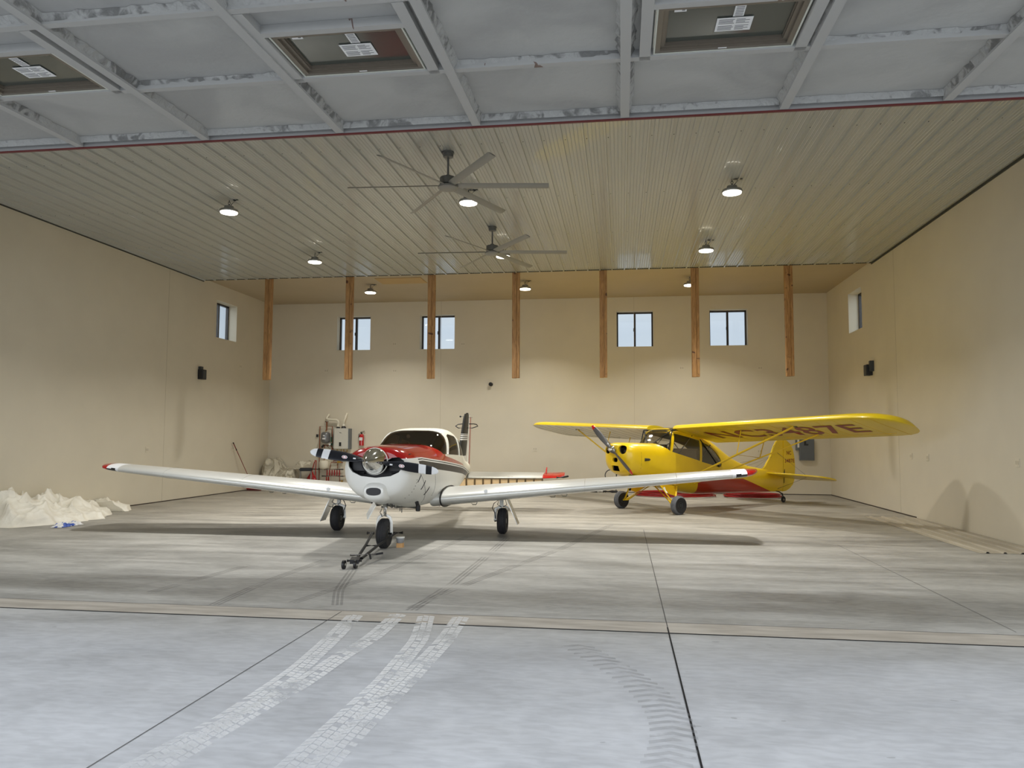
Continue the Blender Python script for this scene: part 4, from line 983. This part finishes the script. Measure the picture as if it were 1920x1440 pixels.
def fold(x, y, ang, k, ph, wz=.35):
    """sharp-crested long cloth fold"""
    w_ = wz * mn.noise(Vector((x * 1.3 + ph, y * 1.3, ph)))
    q = (x * math.cos(ang) + y * math.sin(ang)) * k + ph + w_ * k
    m_ = .5 + .5 * mn.noise(Vector((x * .9, y * .9, ph * 3)))
    return (1 - abs(math.sin(q))) ** 2.2 * max(0, m_) * 1.4
def pile(u, v):
    """u along the wall (Y), v away from the wall (X)"""
    y = 5.75 + 4.1 * u; reach = 1.22 * (math.sin(PI * min(1, u * 1.15 + .12)) ** .55 if u < .78 else .62 * max(0.12, (1 - u) / .22) ** .5)
    reach *= 1 + .14 * mn.noise(Vector((y * 2.2, 0, 3))) + .05 * mn.noise(Vector((y * 7, 0, 3)))
    x = .04 + reach * v
    env = (1 - v ** 1.6) * (.46 * math.exp(-((u - .12) / .13) ** 2) + .34 * math.exp(-((u - .42) / .20) ** 2) + .16 * math.exp(-((u - .8) / .12) ** 2))
    f_ = .11 * fold(x, y, .7, 5, 1.0) + .09 * fold(x, y, -.9, 6.5, 2.2) + .06 * fold(x, y, .15, 9, 4.1) + .035 * fold(x, y, 1.3, 15, 5.3, .2) + .02 * fold(x, y, -.3, 24, 7.7, .15)
    edge = min(1, (1 - v) * 9) * min(1, u * 16) * min(1, (1 - u) * 10)
    z = .004 + edge * (.03 + env + f_ * (.45 + min(1, env * 3)))
    return (x + .05 * mn.noise(Vector((x * 3, y * 3, 1))) * edge, y + .08 * mn.noise(Vector((x * 3, y * 3, 8))) * edge, max(.004, z))
o = wavy_sheet('dust_sheet', None, 260, 110, pile, M_sheet); tag(o, 'crumpled heap of off-white dust sheets on the floor against left wall', 'sheet')
M_blue = mat('blue_print', rgb(50, 84, 170), .5)
def bagf(u, v):
    e = min(1, u * 6, (1 - u) * 6, v * 5, (1 - v) * 5); x, y = 1.36 + .22 * v, 5.95 + .6 * u
    return (x + .03 * mn.noise(Vector((u * 7, v * 7, 4))), y, .006 + e * (.04 + .06 * abs(mn.noise(Vector((u * 6, v * 6, 1))))))
o = wavy_sheet('plastic_bag', None, 40, 24, bagf, [M_paper, M_blue])
for p_ in o.data.polygons:
    if mn.noise(p_.center * 9) > .16: p_.material_index = 1
tag(o, 'small white and blue plastic bag at the foot of the dust sheet heap', 'bag')
# plastic-covered pile in the back left corner
def cov(u, v):
    x = .03 + 1.25 * u; prof_ = .93 * math.exp(-((u - .22) / .26) ** 4) + .62 * math.exp(-((u - .72) / .28) ** 4)
    y0 = 17.33; y = y0 - .85 * v
    z = prof_ * (1 - max(0, (v - .35) / .65) ** 2.5) * (1 + .07 * ridge(x * 1.5, v, 1.6, 3))
    e = min(1, u * 9 + .05, (1 - u) * 9 + .05)
    y -= .10 * (1 - abs(math.sin(x * 13 + 2 * mn.noise(Vector((x * 2, z * 2, 2)))))) * min(1, v * 2)
    return (x, min(y, 17.34), max(.006, z * e + .03 * mn.noise(Vector((x * 8, v * 8, 0))) * e))
o = wavy_sheet('plastic_sheeting', None, 140, 70, cov, M_plast); tag(o, 'crinkled clear plastic sheeting draped over a heap in the back left corner', 'sheeting')
t = thing('folding_chair', 'dark folding chair with metal legs, draped with plastic beside the covered heap', 'chair', (1.50, 16.95, 0), .2)
bm = B(); cbox(bm, (0, 0, .62), (.38, .36, .10)); bmesh.ops.bevel(bm, geom=bm.edges[:], offset=.03, segments=2, affect='EDGES'); obj('seat', bm, M_black, t, 40)
for s in (-1, 1):
    for q in (-1, 1): bm = B(); tube(bm, [(s * .17, q * .02, .58), (s * .17, q * .17, 0.01)], .011, 8); obj('leg', bm, M_alu, t, 40)
bm = B(); tube(bm, [(-.17, .12, .2), (.17, .12, .2)], .009, 6); obj('stretcher', bm, M_alu, t, 40)
def drape(u, v): return (1.22 + .50 * u, 16.72 + .42 * v, .80 + .09 * abs(mn.noise(Vector((u * 4, v * 4, 1)))) + .05 * u - (.18 * max(0, .25 - v) * 4 * .5) + .04 * math.sin(u * 9))
o = wavy_sheet('plastic_film', None, 30, 24, drape, M_plast); tag(o, 'loose crumple of clear film lying on the dark folding chair', 'plastic film')
# broom against left wall
t = thing('push_broom', 'push broom with a dark red handle leaning on left wall, red head on floor', 'broom', (.28, 15.9, 0))
bm = B(); tube(bm, [(0, 0, .05), (-.235, -.92, 1.46)], .014, 10); obj('handle', bm, mat('red_broom_handle', rgb(150, 44, 40), .4), t, 40)
bm = B(); tube(bm, [(-.2, -.78, 1.25), (-.237, -.93, 1.475)], .018, 10); obj('grip', bm, M_black, t, 40)
bm = B(); cbox(bm, (0, 0, .075), (.46, .09, .045)); obj('broom_head', bm, M_red, t)
bm = B(); cbox(bm, (0, 0, .027), (.44, .075, .05)); o = obj('bristles', bm, M_maroon, t)
# water heater
YW = D - .002
t = thing('water_heater', 'wall-hung white tankless water heater with two white vent pipes', 'water heater', (2.60, YW, 1.24))
bm = B(); box(bm, (-.26, -.25, .03), (.22, -.0, .70)); bmesh.ops.bevel(bm, geom=bm.edges[:], offset=.02, segments=2, affect='EDGES'); obj('casing', bm, mat('heater_casing', rgb(205, 203, 192), .35), t, 40)
bm = B(); box(bm, (.225, -.23, .04), (.26, -.0, .69)); box(bm, (-.285, -.2, .05), (-.262, 0, .69)); obj('side_panel', bm, M_grey, t)
bm = B(); box(bm, (-.07, -.262, .13), (.0, -.252, .25)); obj('display', bm, M_black, t)
bm = B(); box(bm, (-.07, -.258, .55), (.0, -.2515, .565)); obj('maker_mark', bm, M_ink, t)
bm = B(); lathe(bm, [(.06, .70), (.06, .73), (.04, .75)], 16, 'z', (-.16, -.12, 0)); lathe(bm, [(.09, .70), (.07, .74), (.05, .77)], 16, 'z', (.02, -.12, 0)); obj('flue_collar', bm, M_black, t, 40)
bm = B(); tube(bm, [(-.16, -.12, .74), (-.16, -.12, .90), (-.18, -.12, .95), (-.24, -.12, .975), (-.50, -.12, .985), (-.55, -.11, 1.0), (-.56, -.08, 1.06), (-.53, -.03, 1.12), (-.53, .0, 1.15)], .036, 14); obj('vent_pipe', bm, M_pvc, t, 50)
bm = B(); tube(bm, [(.02, -.12, .76), (.03, -.12, .92), (.06, -.12, 1.0), (.08, -.09, 1.1), (.08, -.03, 1.16), (.08, .0, 1.17)], .038, 14); obj('vent_pipe', bm, M_pvc, t, 50)
bm = B()
for x_ in (-.18, -.05, .04, .15): tube(bm, [(x_, -.12, .03), (x_, -.12, -.06)], .014, 8)
tube(bm, [(-.18, -.12, -.06), (.15, -.12, -.06)], .012, 8); obj('valve_fittings', bm, M_brass, t, 40)
t = thing('expansion_tank', 'grey expansion tank hung on the copper pipework left of the water heater', 'tank', (2.05, YW - .19, 1.46))
bm = B(); lathe(bm, [(.02, -.01), (.10, .01), (.14, .05), (.148, .10), (.148, .24), (.14, .31), (.10, .355), (.02, .37)], 28); obj('tank_body', bm, mat('grey_tank', rgb(116, 118, 120), .3, .3), t, 50)
bm = B(); box(bm, (-.05, -.155, .12), (.05, -.146, .17)); box(bm, (-.03, -.155, .22), (.03, -.146, .26)); obj('tank_label', bm, M_paper, t)
bm = B(); tube(bm, [(0, 0, .36), (0, 0, .42)], .014, 8); obj('tank_stem', bm, M_brass, t)
t = thing('heating_pipework', 'copper and red pipework with valves and a manifold on back wall', 'pipework', (0, YW, 0))
bm = B(); tube(bm, [(1.80, -.06, .1), (1.80, -.06, 2.00), (2.22, -.06, 2.00), (2.22, -.06, 1.2)], .014, 8); obj('copper_loop', bm, M_cop, t, 60)
bm = B(); tube(bm, [(2.03, -.06, 2.15), (2.03, -.06, 1.86)], .018, 8); tube(bm, [(1.98, -.06, 2.15), (2.08, -.06, 2.15)], .016, 8); obj('air_vent', bm, M_cop, t, 60)
bm = B(); tube(bm, [(1.84, -.06, 1.28), (1.93, -.07, 1.40), (2.18, -.07, 1.38), (2.28, -.08, 1.25)], .013, 8); tube(bm, [(1.97, -.06, 1.38), (1.97, -.06, .9)], .011, 8); tube(bm, [(2.05, -.06, 1.38), (2.2, -.06, 1.22), (2.3, -.06, 1.2)], .011, 8); obj('copper_branch', bm, M_cop, t, 60)
bm = B(); tube(bm, [(2.16, -.12, 1.42), (2.24, -.12, 1.42)], .055, 14); tube(bm, [(2.21, -.1, 1.50), (2.21, -.1, 1.66)], .02, 8); obj('circulator_pump', bm, mat('green_pump', rgb(36, 84, 60), .4), t, 40)
bm = B(); lathe(bm, [(.035, -.19), (.035, -.175)], 16, 'y', (2.19, 0, 1.42)); obj('gauge', bm, M_paper, t)
bm = B(); cbox(bm, (1.92, -.08, 1.36), (.05, .06, .10), 0, Matrix.Rotation(.7, 3, 'Y')); cbox(bm, (1.70, -.03, 1.70), (.05, .05, .09)); obj('zone_valve', bm, M_black, t)
bm = B(); tube(bm, [(1.55, -.07, .62), (2.62, -.07, .62)], .018, 8); tube(bm, [(1.9, -.07, .40), (2.62, -.07, .40)], .018, 8); obj('manifold_bar', bm, M_blk2, t, 60)
for k in range(6):
    x_ = 2.08 + k * .083; bm = B(); tube(bm, [(x_, -.08, .60), (x_ + .01, -.10, .51), (x_, -.08, .42)], .020, 8); obj('red_loop', bm, M_pex, t, 60)
for k in range(2):
    bm = B(); x_ = 2.06 + k * .07; tube(bm, [(x_, -.07, .38), (x_, -.07, .03)], .018, 8); obj('red_riser', bm, M_pex, t, 60)
bm = B(); tube(bm, [(2.16, -.06, .63), (2.20, -.06, .84), (2.6, -.06, .84)], .013, 8); tube(bm, [(2.28, -.06, .84), (2.28, -.06, .90), (2.6, -.06, .90)], .013, 8); tube(bm, [(2.42, -.06, .64), (2.42, -.06, .84)], .011, 8); tube(bm, [(2.50, -.06, .38), (2.50, -.06, .12)], .012, 8); tube(bm, [(2.62, -.06, .4), (2.8, -.06, .42), (2.8, -.06, .52)], .013, 8); obj('copper_riser', bm, M_cop, t, 60)
bm = B(); cbox(bm, (2.48, -.07, .87), (.12, .07, .09)); cbox(bm, (2.58, -.07, .2), (.06, .06, .14)); obj('mixing_valve', bm, M_brass, t)
t = thing('small_tank', 'small off-white tank low on back wall beneath the grey expansion tank', 'tank', (2.0, YW - .16, .62))
bm = B(); lathe(bm, [(.03, 0), (.13, .02), (.155, .06), (.155, .22), (.13, .27), (.03, .29)], 26); obj('tank_body', bm, M_pvc, t, 50)
bm = B(); tube(bm, [(0, .0, .0), (0, .08, -.02), (0, .12, -.02)], .01, 8); obj('tank_pipe', bm, M_cop, t)
# extinguisher
t = thing('fire_extinguisher', 'red fire extinguisher hanging on back wall right of the water heater', 'fire extinguisher', (3.22, YW - .085, 1.38))
bm = B(); lathe(bm, [(.05, .0), (.078, .01), (.078, .30), (.065, .35), (.03, .38)], 24); obj('cylinder_body', bm, M_red, t, 50)
bm = B(); box(bm, (-.055, -.082, .17), (.055, -.073, .27)); obj('instruction_label', bm, M_paper, t)
bm = B(); tube(bm, [(0, 0, .38), (0, 0, .42)], .02, 8); tube(bm, [(-.04, -.02, .43), (.10, -.02, .47)], .012, 6); tube(bm, [(-.02, -.02, .42), (.12, -.02, .41)], .010, 6); tube(bm, [(-.02, 0, .41), (-.08, -.02, .38), (-.09, -.03, .25)], .012, 8); obj('valve_handle', bm, M_black, t, 50)
bm = B(); box(bm, (-.02, .078, .1), (.02, .085, .36)); obj('wall_bracket', bm, M_blk2, t)
# red scoop shovel
t = thing('scoop_shovel', 'red scoop shovel standing against back wall left of the pipework', 'shovel', (1.58, YW - .12, 0))
bm = B(); rr = []
for z, hw, d_ in ((.01, .19, .0), (.10, .20, .02), (.25, .19, .035), (.36, .14, .03), (.46, .07, .02), (.54, .03, .01)):
    rr.append([(hw * math.cos(a), -.02 - d_ * math.sin(a) * 1.0 - (.05 if False else 0), z) if True else 0 for a in frange(0, PI, PI / 10)] + [(hw * math.cos(a) * .96, .0 - d_ * math.sin(a), z) for a in frange(PI, 0, PI / 10)])
loft(bm, rr); obj('scoop', bm, M_red, t, 40)
bm = B(); tube(bm, [(-.03, 0, .45), (.08, .05, .90)], .013, 8); tube(bm, [(.12, 0, .35), (.12, .05, .90)], .013, 8); tube(bm, [(.08, .05, .90), (.12, .05, .90)], .013, 8); obj('handle', bm, M_red, t, 50)
# electrical panel
t = thing('electrical_panel', 'dark grey electrical panel on back wall behind the yellow tail', 'electrical panel', (16.94, YW, 1.02))
bm = B(); box(bm, (-.21, -.10, 0), (.21, 0, .64)); bmesh.ops.bevel(bm, geom=bm.edges[:], offset=.008, segments=1, affect='EDGES'); obj('panel_box', bm, M_grey, t)
bm = B(); box(bm, (-.19, -.108, .03), (.19, -.10, .61)); obj('door', bm, mat('panel_door', rgb(92, 98, 104), .4), t)
bm = B(); box(bm, (-.08, -.112, .44), (-.02, -.108, .57)); box(bm, (-.02, -.112, .44), (.04, -.108, .49)); obj('latch', bm, M_black, t)
t = thing('meter_box', 'small grey box with white cover fixed left of the electrical panel', 'electrical box', (16.68, YW, 1.32))
bm = B(); box(bm, (-.05, -.09, 0), (.04, 0, .40)); obj('box_body', bm, M_grey, t)
bm = B(); box(bm, (-.005, -.10, .08), (.045, -.09, .34)); obj('cover', bm, M_paper, t)
# camera + side wall boxes
t = thing('wall_camera', 'small black round camera mounted high on back wall', 'camera', (7.42, YW, 3.34))
bm = B(); lathe(bm, [(.06, 0), (.06, -.02), (.035, -.03)], 20, 'y'); tube(bm, [(0, -.02, 0), (0, -.07, .0)], .018, 8); obj('mount', bm, M_black, t, 40)
bm = B(); lathe(bm, [(.005, -.16), (.04, -.155), (.06, -.13), (.062, -.09), (.045, -.06), (.01, -.055)], 24, 'y'); obj('camera_body', bm, M_black, t, 50)
for sx, yy, lab in ((0, 13.14, 'small black wall speaker mounted on left wall below its window'), (1, 13.32, 'small black wall speaker mounted on right wall below its window')):
    t = thing('wall_speaker', lab, 'speaker', (.002 if not sx else W - .002, yy, 3.22), 0, 'black wall speakers'); s = 1 if not sx else -1
    bm = B(); box(bm, (min(0, s * .14), -.17, 0), (max(0, s * .14), .05, .27)) if not sx else box(bm, (-.14, -.05, 0), (0, .20, .27)); bmesh.ops.bevel(bm, geom=bm.edges[:], offset=.008, segments=1, affect='EDGES'); obj('speaker_box', bm, M_black, t)
    bm = B(); cbox(bm, (s * .05, -.10 if not sx else -.12, .22), (.09, .10, .26)); obj('mount', bm, M_blk2, t)
    bm = B(); cbox(bm, (s * .143, -.06 if not sx else .08, .13), (.006, .16, .22)); obj('grille', bm, M_blk2, t)
# outlets
M_plate = mat('cream_cover_plate', rgb(214, 206, 186), .45)
def outlet(loc, rz, lab):
    t = thing('outlet_plate', lab, 'outlet', loc, rz, 'cream outlet cover plates')
    bm = B(); box(bm, (-.065, -.008, -.065), (.065, 0, .065)); obj('cover_plate', bm, M_plate, t)
    for s in (-1, 1): bm = B(); box(bm, (s * .03 - .014, -.0095, -.03), (s * .03 + .014, -.008, .03)); obj('socket', bm, M_seam, t)
for (x_, z_, lab) in ((1.95, 3.82, 'cream outlet plate right of the leftmost post, lower end height'), (4.26, 3.80, 'cream outlet plate beside the second post, lower of two'), (4.24, 4.67, 'cream outlet plate between the two left back windows'), (6.5, 4.64, 'cream outlet plate right of the second back window'),
                      (8.82, 1.31, 'cream outlet plate low on back wall between the airplanes'), (13.34, 3.81, 'cream outlet plate between the two right back windows, lower down'), (15.66, 3.79, 'cream outlet plate high on back wall right of the rightmost back window'), (15.6, 1.28, 'cream outlet plate low on back wall seen under the yellow wing')):
    outlet((x_, YW, z_), 0, lab)
for (y_, z_, lab) in ((10.8, 1.32, 'cream outlet plate low on left wall'), (15.36, 3.79, 'cream outlet plate high on left wall below its window'), (15.0, 1.3, 'cream outlet plate behind the broom handle')): outlet((.002, y_, z_), PI / 2, lab)
for (y_, z_, lab) in ((10.89, 1.29, 'cream outlet plate low on right wall, nearest the back corner'), (9.99, 1.28, 'cream outlet plate low on right wall, middle of three'), (6.4, 1.28, 'cream outlet plate low on right wall, nearest the door')): outlet((W - .002, y_, z_), -PI / 2, lab)
# tow bar
M_tow = mat('black_tow_bar', rgb(30, 30, 32), .4, .4)
t = thing('tow_bar', 'black A-frame tow bar hooked to the nose wheel and lying toward the camera', 'tow bar', (0, 0, 0))
HX, HY = 8.17, 2.86
AL, AR = Vector((7.835, 4.44, .22)), Vector((8.185, 4.46, .225)); HP = Vector((HX, HY, .09))
bm = B(); tube(bm, [AL, AL.lerp(HP, .5), HP + Vector((-.03, .05, 0))], .019, 10); obj('frame_arm', bm, M_tow, t, 50)
bm = B(); tube(bm, [AR, AR.lerp(HP, .5), HP + Vector((.03, .05, 0))], .019, 10); obj('frame_arm', bm, M_tow, t, 50)
bm = B(); tube(bm, [AR + Vector((-.03, 0, .0)), AR + Vector((.11, 0, .01))], .022, 10); tube(bm, [AL + Vector((-.08, 0, 0)), AL + Vector((.025, 0, .0))], .022, 10); obj('axle_hook', bm, M_tow, t, 50)
bm = B(); tube(bm, [AL.lerp(HP, .52), AR.lerp(HP, .52)], .016, 10); obj('cross_brace', bm, M_tow, t, 50)
bm = B(); tube(bm, [HP + Vector((-.14, .10, .03)), HP + Vector((.14, .30, .02)), HP + Vector((.22, .34, .03))], .014, 8); tube(bm, [HP + Vector((.08, .22, .03)), HP + Vector((.10, .20, -.03))], .014, 8); obj('locking_lever', bm, M_tow, t, 50)
bm = B(); cbox(bm, (HX - .01, HY - .08, .085), (.11, .26, .05), 0, Matrix.Rotation(.25, 3, 'Z')); tube(bm, [(HX - .09, HY - .16, .09), (HX + .09, HY - .12, .09)], .016, 8); obj('hitch_block', bm, M_tow, t, 50)
for s, zz in ((-1, 0), (1, 0)):
    bm = B(); lathe(bm, [(.04, -.018), (.055, -.014), (.055, .014), (.04, .018)], 22, 'x', (HX - .03 + s * .065, HY - .22 + .03 * s, .056)); obj('caster', bm, M_black, t, 40)
    bm = B(); lathe(bm, [(.022, -.0205), (.022, .0205)], 14, 'x', (HX - .03 + s * .065, HY - .22 + .03 * s, .056)); obj('caster_hub', bm, M_chrome, t, 40)
# wood block + tin
bm = B(); cbox(bm, (8.215, 4.60, .0325), (.095, .08, .065)); tag(obj('wood_block', bm, mat('pale_wood', rgb(206, 160, 104), .6, var=.1)), 'small pale wood block on floor beside the nose wheel, under a tub', 'wood block')
t = thing('plastic_tub', 'small grey lidded plastic tub standing on the wood block by nose wheel', 'tub', (8.215, 4.60, .0655))
bm = B(); lathe(bm, [(.045, 0), (.055, .01), (.062, .075)], 20); obj('tub_body', bm, mat('tub_grey', rgb(150, 152, 154), .3), t, 40)
bm = B(); lathe(bm, [(.067, .075), (.067, .092), (.05, .095)], 20); obj('lid', bm, M_white, t, 40)
# long ribbed panels on the floor by the right wall
m, n = newmat('beige_sheet_metal', .45); n.color(n.mix(n.ramp(n.noise(1.2, (2, .3, 1), 5), .3, .7), rgb(190, 182, 164), rgb(168, 160, 144))); M_sh = m
bm = B(); P = []; x0 = 16.60
for k in range(5):
    xx = x0 + k * .235
    P += [(xx, .006), (xx + .085, .006), (xx + .10, .026), (xx + .125, .026), (xx + .14, .006)]
P = [q for q in P if q[0] < W - .03] + [(W - .03, .006)]
ring_f = lambda y: [(a + (y - 5.4) * -.0, y, b) for a, b in P] + [(a, y, b - .004) for a, b in reversed(P)]
loft(bm, [ring_f(y) for y in (5.40, 7.2, 9.0, 10.72)]); o = obj('ribbed_panel', bm, M_sh); tag(o, 'long beige ribbed metal panel lying flat on floor along right wall', 'metal panel')
bm = B()
# crates behind the low-wing airplane
for k in range(10):
    xk = 6.62 + k * .262
    t = thing('wooden_crate', 'small pale wooden crate standing in the row on the floor by back wall', 'crate', (xk, 16.95, 0), 0, 'row of small wooden crates by the back wall')
    M_cr = mat('crate_wood', rgb(244, 214, 166), .6, var=.12); M_cr2 = mat('crate_frame_wood', rgb(120, 100, 70), .7)
    bm = B(); box(bm, (-.105, -.11, .01), (.105, .11, .385)); obj('side_boards', bm, M_cr, t)
    for s in (-1, 1): bm = B(); box(bm, (s * .116 - .0105, -.13, 0), (s * .116 + .0105, .13, .42)); obj('corner_post', bm, M_cr2, t)
    bm = B(); box(bm, (-.105, -.125, .385), (.105, .125, .40)); obj('top_rail', bm, M_cr2, t)
# hoses on the floor behind the yellow airplane
def coil(cx_, cy_, rx, ry, loops, lab):
    bm = B(); pts = []
    for i in range(loops * 28):
        a = 2 * PI * i / 28; l = i / 28
        r_ = 1 - .05 * math.sin(l * 2.1) - .02 * l
        pts.append((cx_ + rx * r_ * math.cos(a), cy_ + ry * r_ * math.sin(a) + .04 * math.sin(l * 3), .014 + .018 * (i / 28) % .12 + .012))
    pts = [(a, b, .016 + .10 * (i / len(pts))) for i, (a, b, c_) in enumerate(pts)]
    tube(bm, pts, .013, 6); tag(obj('coiled_tubing', bm, M_pex, None, 60), lab, 'tubing coil')
coil(13.0, 16.1, 1.15, .85, 6, 'large dark red coil of tubing on floor under the yellow airplane')
coil(15.15, 16.0, .80, .55, 6, 'smaller dark red coil of tubing on floor near the yellow tail')
t = thing('striped_pole', 'black tapered pole with white bands lying on floor near back wall', 'pole', (10.82, 16.85, .05), -.12)
bm = B(); tube(bm, [(-.55, 0, 0), (-.2, 0, .005), (-.05, 0, .005)], [.012, .032, .036], 10); tube(bm, [(.12, 0, .01), (.40, 0, .01), (.56, 0, .01)], [.04, .04, .03], 10); obj('pole', bm, M_black, t, 50)
bm = B(); tube(bm, [(-.05, 0, .005), (.12, 0, .01)], .034, 10); obj('band', bm, M_paper, t, 50)
t = thing('hoop_stand', 'black tubular hoop standing on floor beyond the yellow nose', 'hoop', (11.17, 17.0, 0))
bm = B(); tube(bm, [(.17 * math.cos(a), 0, .53 + .17 * math.sin(a)) for a in [2 * PI * k / 24 for k in range(24)]], .014, 8, closed=True); obj('hoop', bm, M_black, t, 60)
for s in (-1, 1): bm = B(); tube(bm, [(s * .14, 0, .44), (s * .16, .0, .012)], .012, 8); obj('leg', bm, M_black, t, 60)
bm = B(); tube(bm, [(.165, 0, .50), (.19, -.02, .62)], .014, 6); obj('grip', bm, M_black, t, 60)

# split meshes made of loose pieces into one object per piece
def explode(o):
    me = o.data; bm = B(); bm.from_mesh(me); bm.verts.index_update(); seen = set(); isl = []
    for v in bm.verts:
        if v.index in seen: continue
        st_ = [v]; seen.add(v.index); grp = []
        while st_:
            q = st_.pop(); grp.append(q.index)
            for e in q.link_edges:
                w_ = e.other_vert(q)
                if w_.index not in seen: seen.add(w_.index); st_.append(w_)
        isl.append(set(grp))
    bm.free()
    if len(isl) < 2: return
    base = o.name.split('.')[0]
    for g_ in isl[1:]:
        b2 = B(); b2.from_mesh(me); bmesh.ops.delete(b2, geom=[v for v in b2.verts if v.index not in g_ and True] if b2.verts.index_update() is None else [], context='VERTS')
        m2 = bpy.data.meshes.new(base); b2.to_mesh(m2); b2.free()
        for q in me.materials: m2.materials.append(q)
        n_ = bpy.data.objects.new(base, m2); C.objects.link(n_); n_.parent = o.parent
        n_.matrix_local = o.matrix_local
        if o.get('label'): n_['label'] = o['label']
    b2 = B(); b2.from_mesh(me); b2.verts.index_update(); bmesh.ops.delete(b2, geom=[v for v in b2.verts if v.index not in isl[0]], context='VERTS'); b2.to_mesh(me); b2.free()
SPL = {'fuel_vent', 'panel_seam', 'drain_mast', 'cowl_louver', 'cabin_tubing', 'jury_strut', 'strut_fitting', 'gear_tube', 'copper_branch', 'copper_riser', 'zone_valve', 'rudder_horn', 'exhaust_stub', 'door_cross_rail', 'window_trimmer',
       'side_panel', 'flue_collar', 'axle_hook', 'pole', 'bracing_wire', 'mixing_valve', 'tank_label', 'window_post', 'manifold_bar', 'exhaust_pipe', 'cylinder_head', 'cowl_seam', 'tail_antenna'}
for o in list(bpy.data.objects):
    if o.type == 'MESH' and o.name.split('.')[0] in SPL: explode(o)
# ------------------------------------------------------------------ sky
w = bpy.data.worlds.new('sky'); bpy.context.scene.world = w; w.use_nodes = True
nt = w.node_tree; bg = nt.nodes['Background']
tc = nt.nodes.new('ShaderNodeTexCoord'); sp = nt.nodes.new('ShaderNodeSeparateXYZ'); nt.links.new(tc.outputs['Generated'], sp.inputs[0])
mp = nt.nodes.new('ShaderNodeMapping'); mp.inputs['Scale'].default_value = (1, 1, 4); nt.links.new(tc.outputs['Generated'], mp.inputs[0])
nz = nt.nodes.new('ShaderNodeTexNoise'); nz.inputs['Scale'].default_value = 2.2; nz.inputs['Detail'].default_value = 6; nt.links.new(mp.outputs[0], nz.inputs['Vector'])
mr = nt.nodes.new('ShaderNodeMapRange'); mr.inputs[1].default_value = .35; mr.inputs[2].default_value = .65; nt.links.new(nz.outputs[0], mr.inputs[0])
mx = nt.nodes.new('ShaderNodeMix'); mx.data_type = 'RGBA'; mx.inputs[6].default_value = (.60, .70, .84, 1); mx.inputs[7].default_value = (.80, .86, .93, 1)
nt.links.new(mr.outputs[0], mx.inputs[0])
m3 = nt.nodes.new('ShaderNodeMix'); m3.data_type = 'RGBA'; m3.inputs[7].default_value = (.89, .935, 1.0, 1); nt.links.new(mx.outputs[2], m3.inputs[6])
r3 = nt.nodes.new('ShaderNodeMapRange'); r3.inputs[1].default_value = .4; r3.inputs[2].default_value = -.4; nt.links.new(sp.outputs['Y'], r3.inputs[0]); nt.links.new(r3.outputs[0], m3.inputs[0]); nt.links.new(m3.outputs[2], bg.inputs[0])
# overcast sky: brighter on the sun's side (in front of the hangar), dimmer behind it
r2 = nt.nodes.new('ShaderNodeMapRange'); r2.inputs[1].default_value = .5; r2.inputs[2].default_value = -.6; r2.inputs[3].default_value = .95; r2.inputs[4].default_value = SKYF
nt.links.new(sp.outputs['Y'], r2.inputs[0]); nt.links.new(r2.outputs[0], bg.inputs[1])
# ------------------------------------------------------------------ camera
cam = bpy.data.cameras.new('camera'); co = bpy.data.objects.new('camera', cam); C.objects.link(co); bpy.context.scene.camera = co
f, yaw, pitch, roll, cx, cy = 1448.68, 0.14051, 0.07098, 0.0041, 11.49296, 6.72591
cam.sensor_width = 36; cam.lens = 36 * f / 1920; cam.clip_start = .05; cam.clip_end = 500
cyw, syw = math.cos(yaw), math.sin(yaw); cp, sp_ = math.cos(pitch), math.sin(pitch)
r = Vector((cyw, syw, 0)); fw = Vector((-syw * cp, cyw * cp, sp_)); u = r.cross(fw)
cr, sr = math.cos(roll), math.sin(roll); r2_, u2_ = r * cr + u * sr, u * cr - r * sr
M = Matrix((r2_, u2_, -fw)).transposed().to_4x4(); M.translation = Vector((cx, -cy, 1.62)); co.matrix_world = M
sc = bpy.context.scene
sc.view_settings.view_transform = 'Standard'; sc.view_settings.look = 'None'; sc.view_settings.exposure = EXPO
sc.cycles.max_bounces = 10; sc.cycles.diffuse_bounces = 6; sc.cycles.transparent_max_bounces = 16
sc.cycles.sample_clamp_indirect = 6; sc.cycles.use_denoising = True; sc.cycles.caustics_reflective = False; sc.cycles.caustics_refractive = False
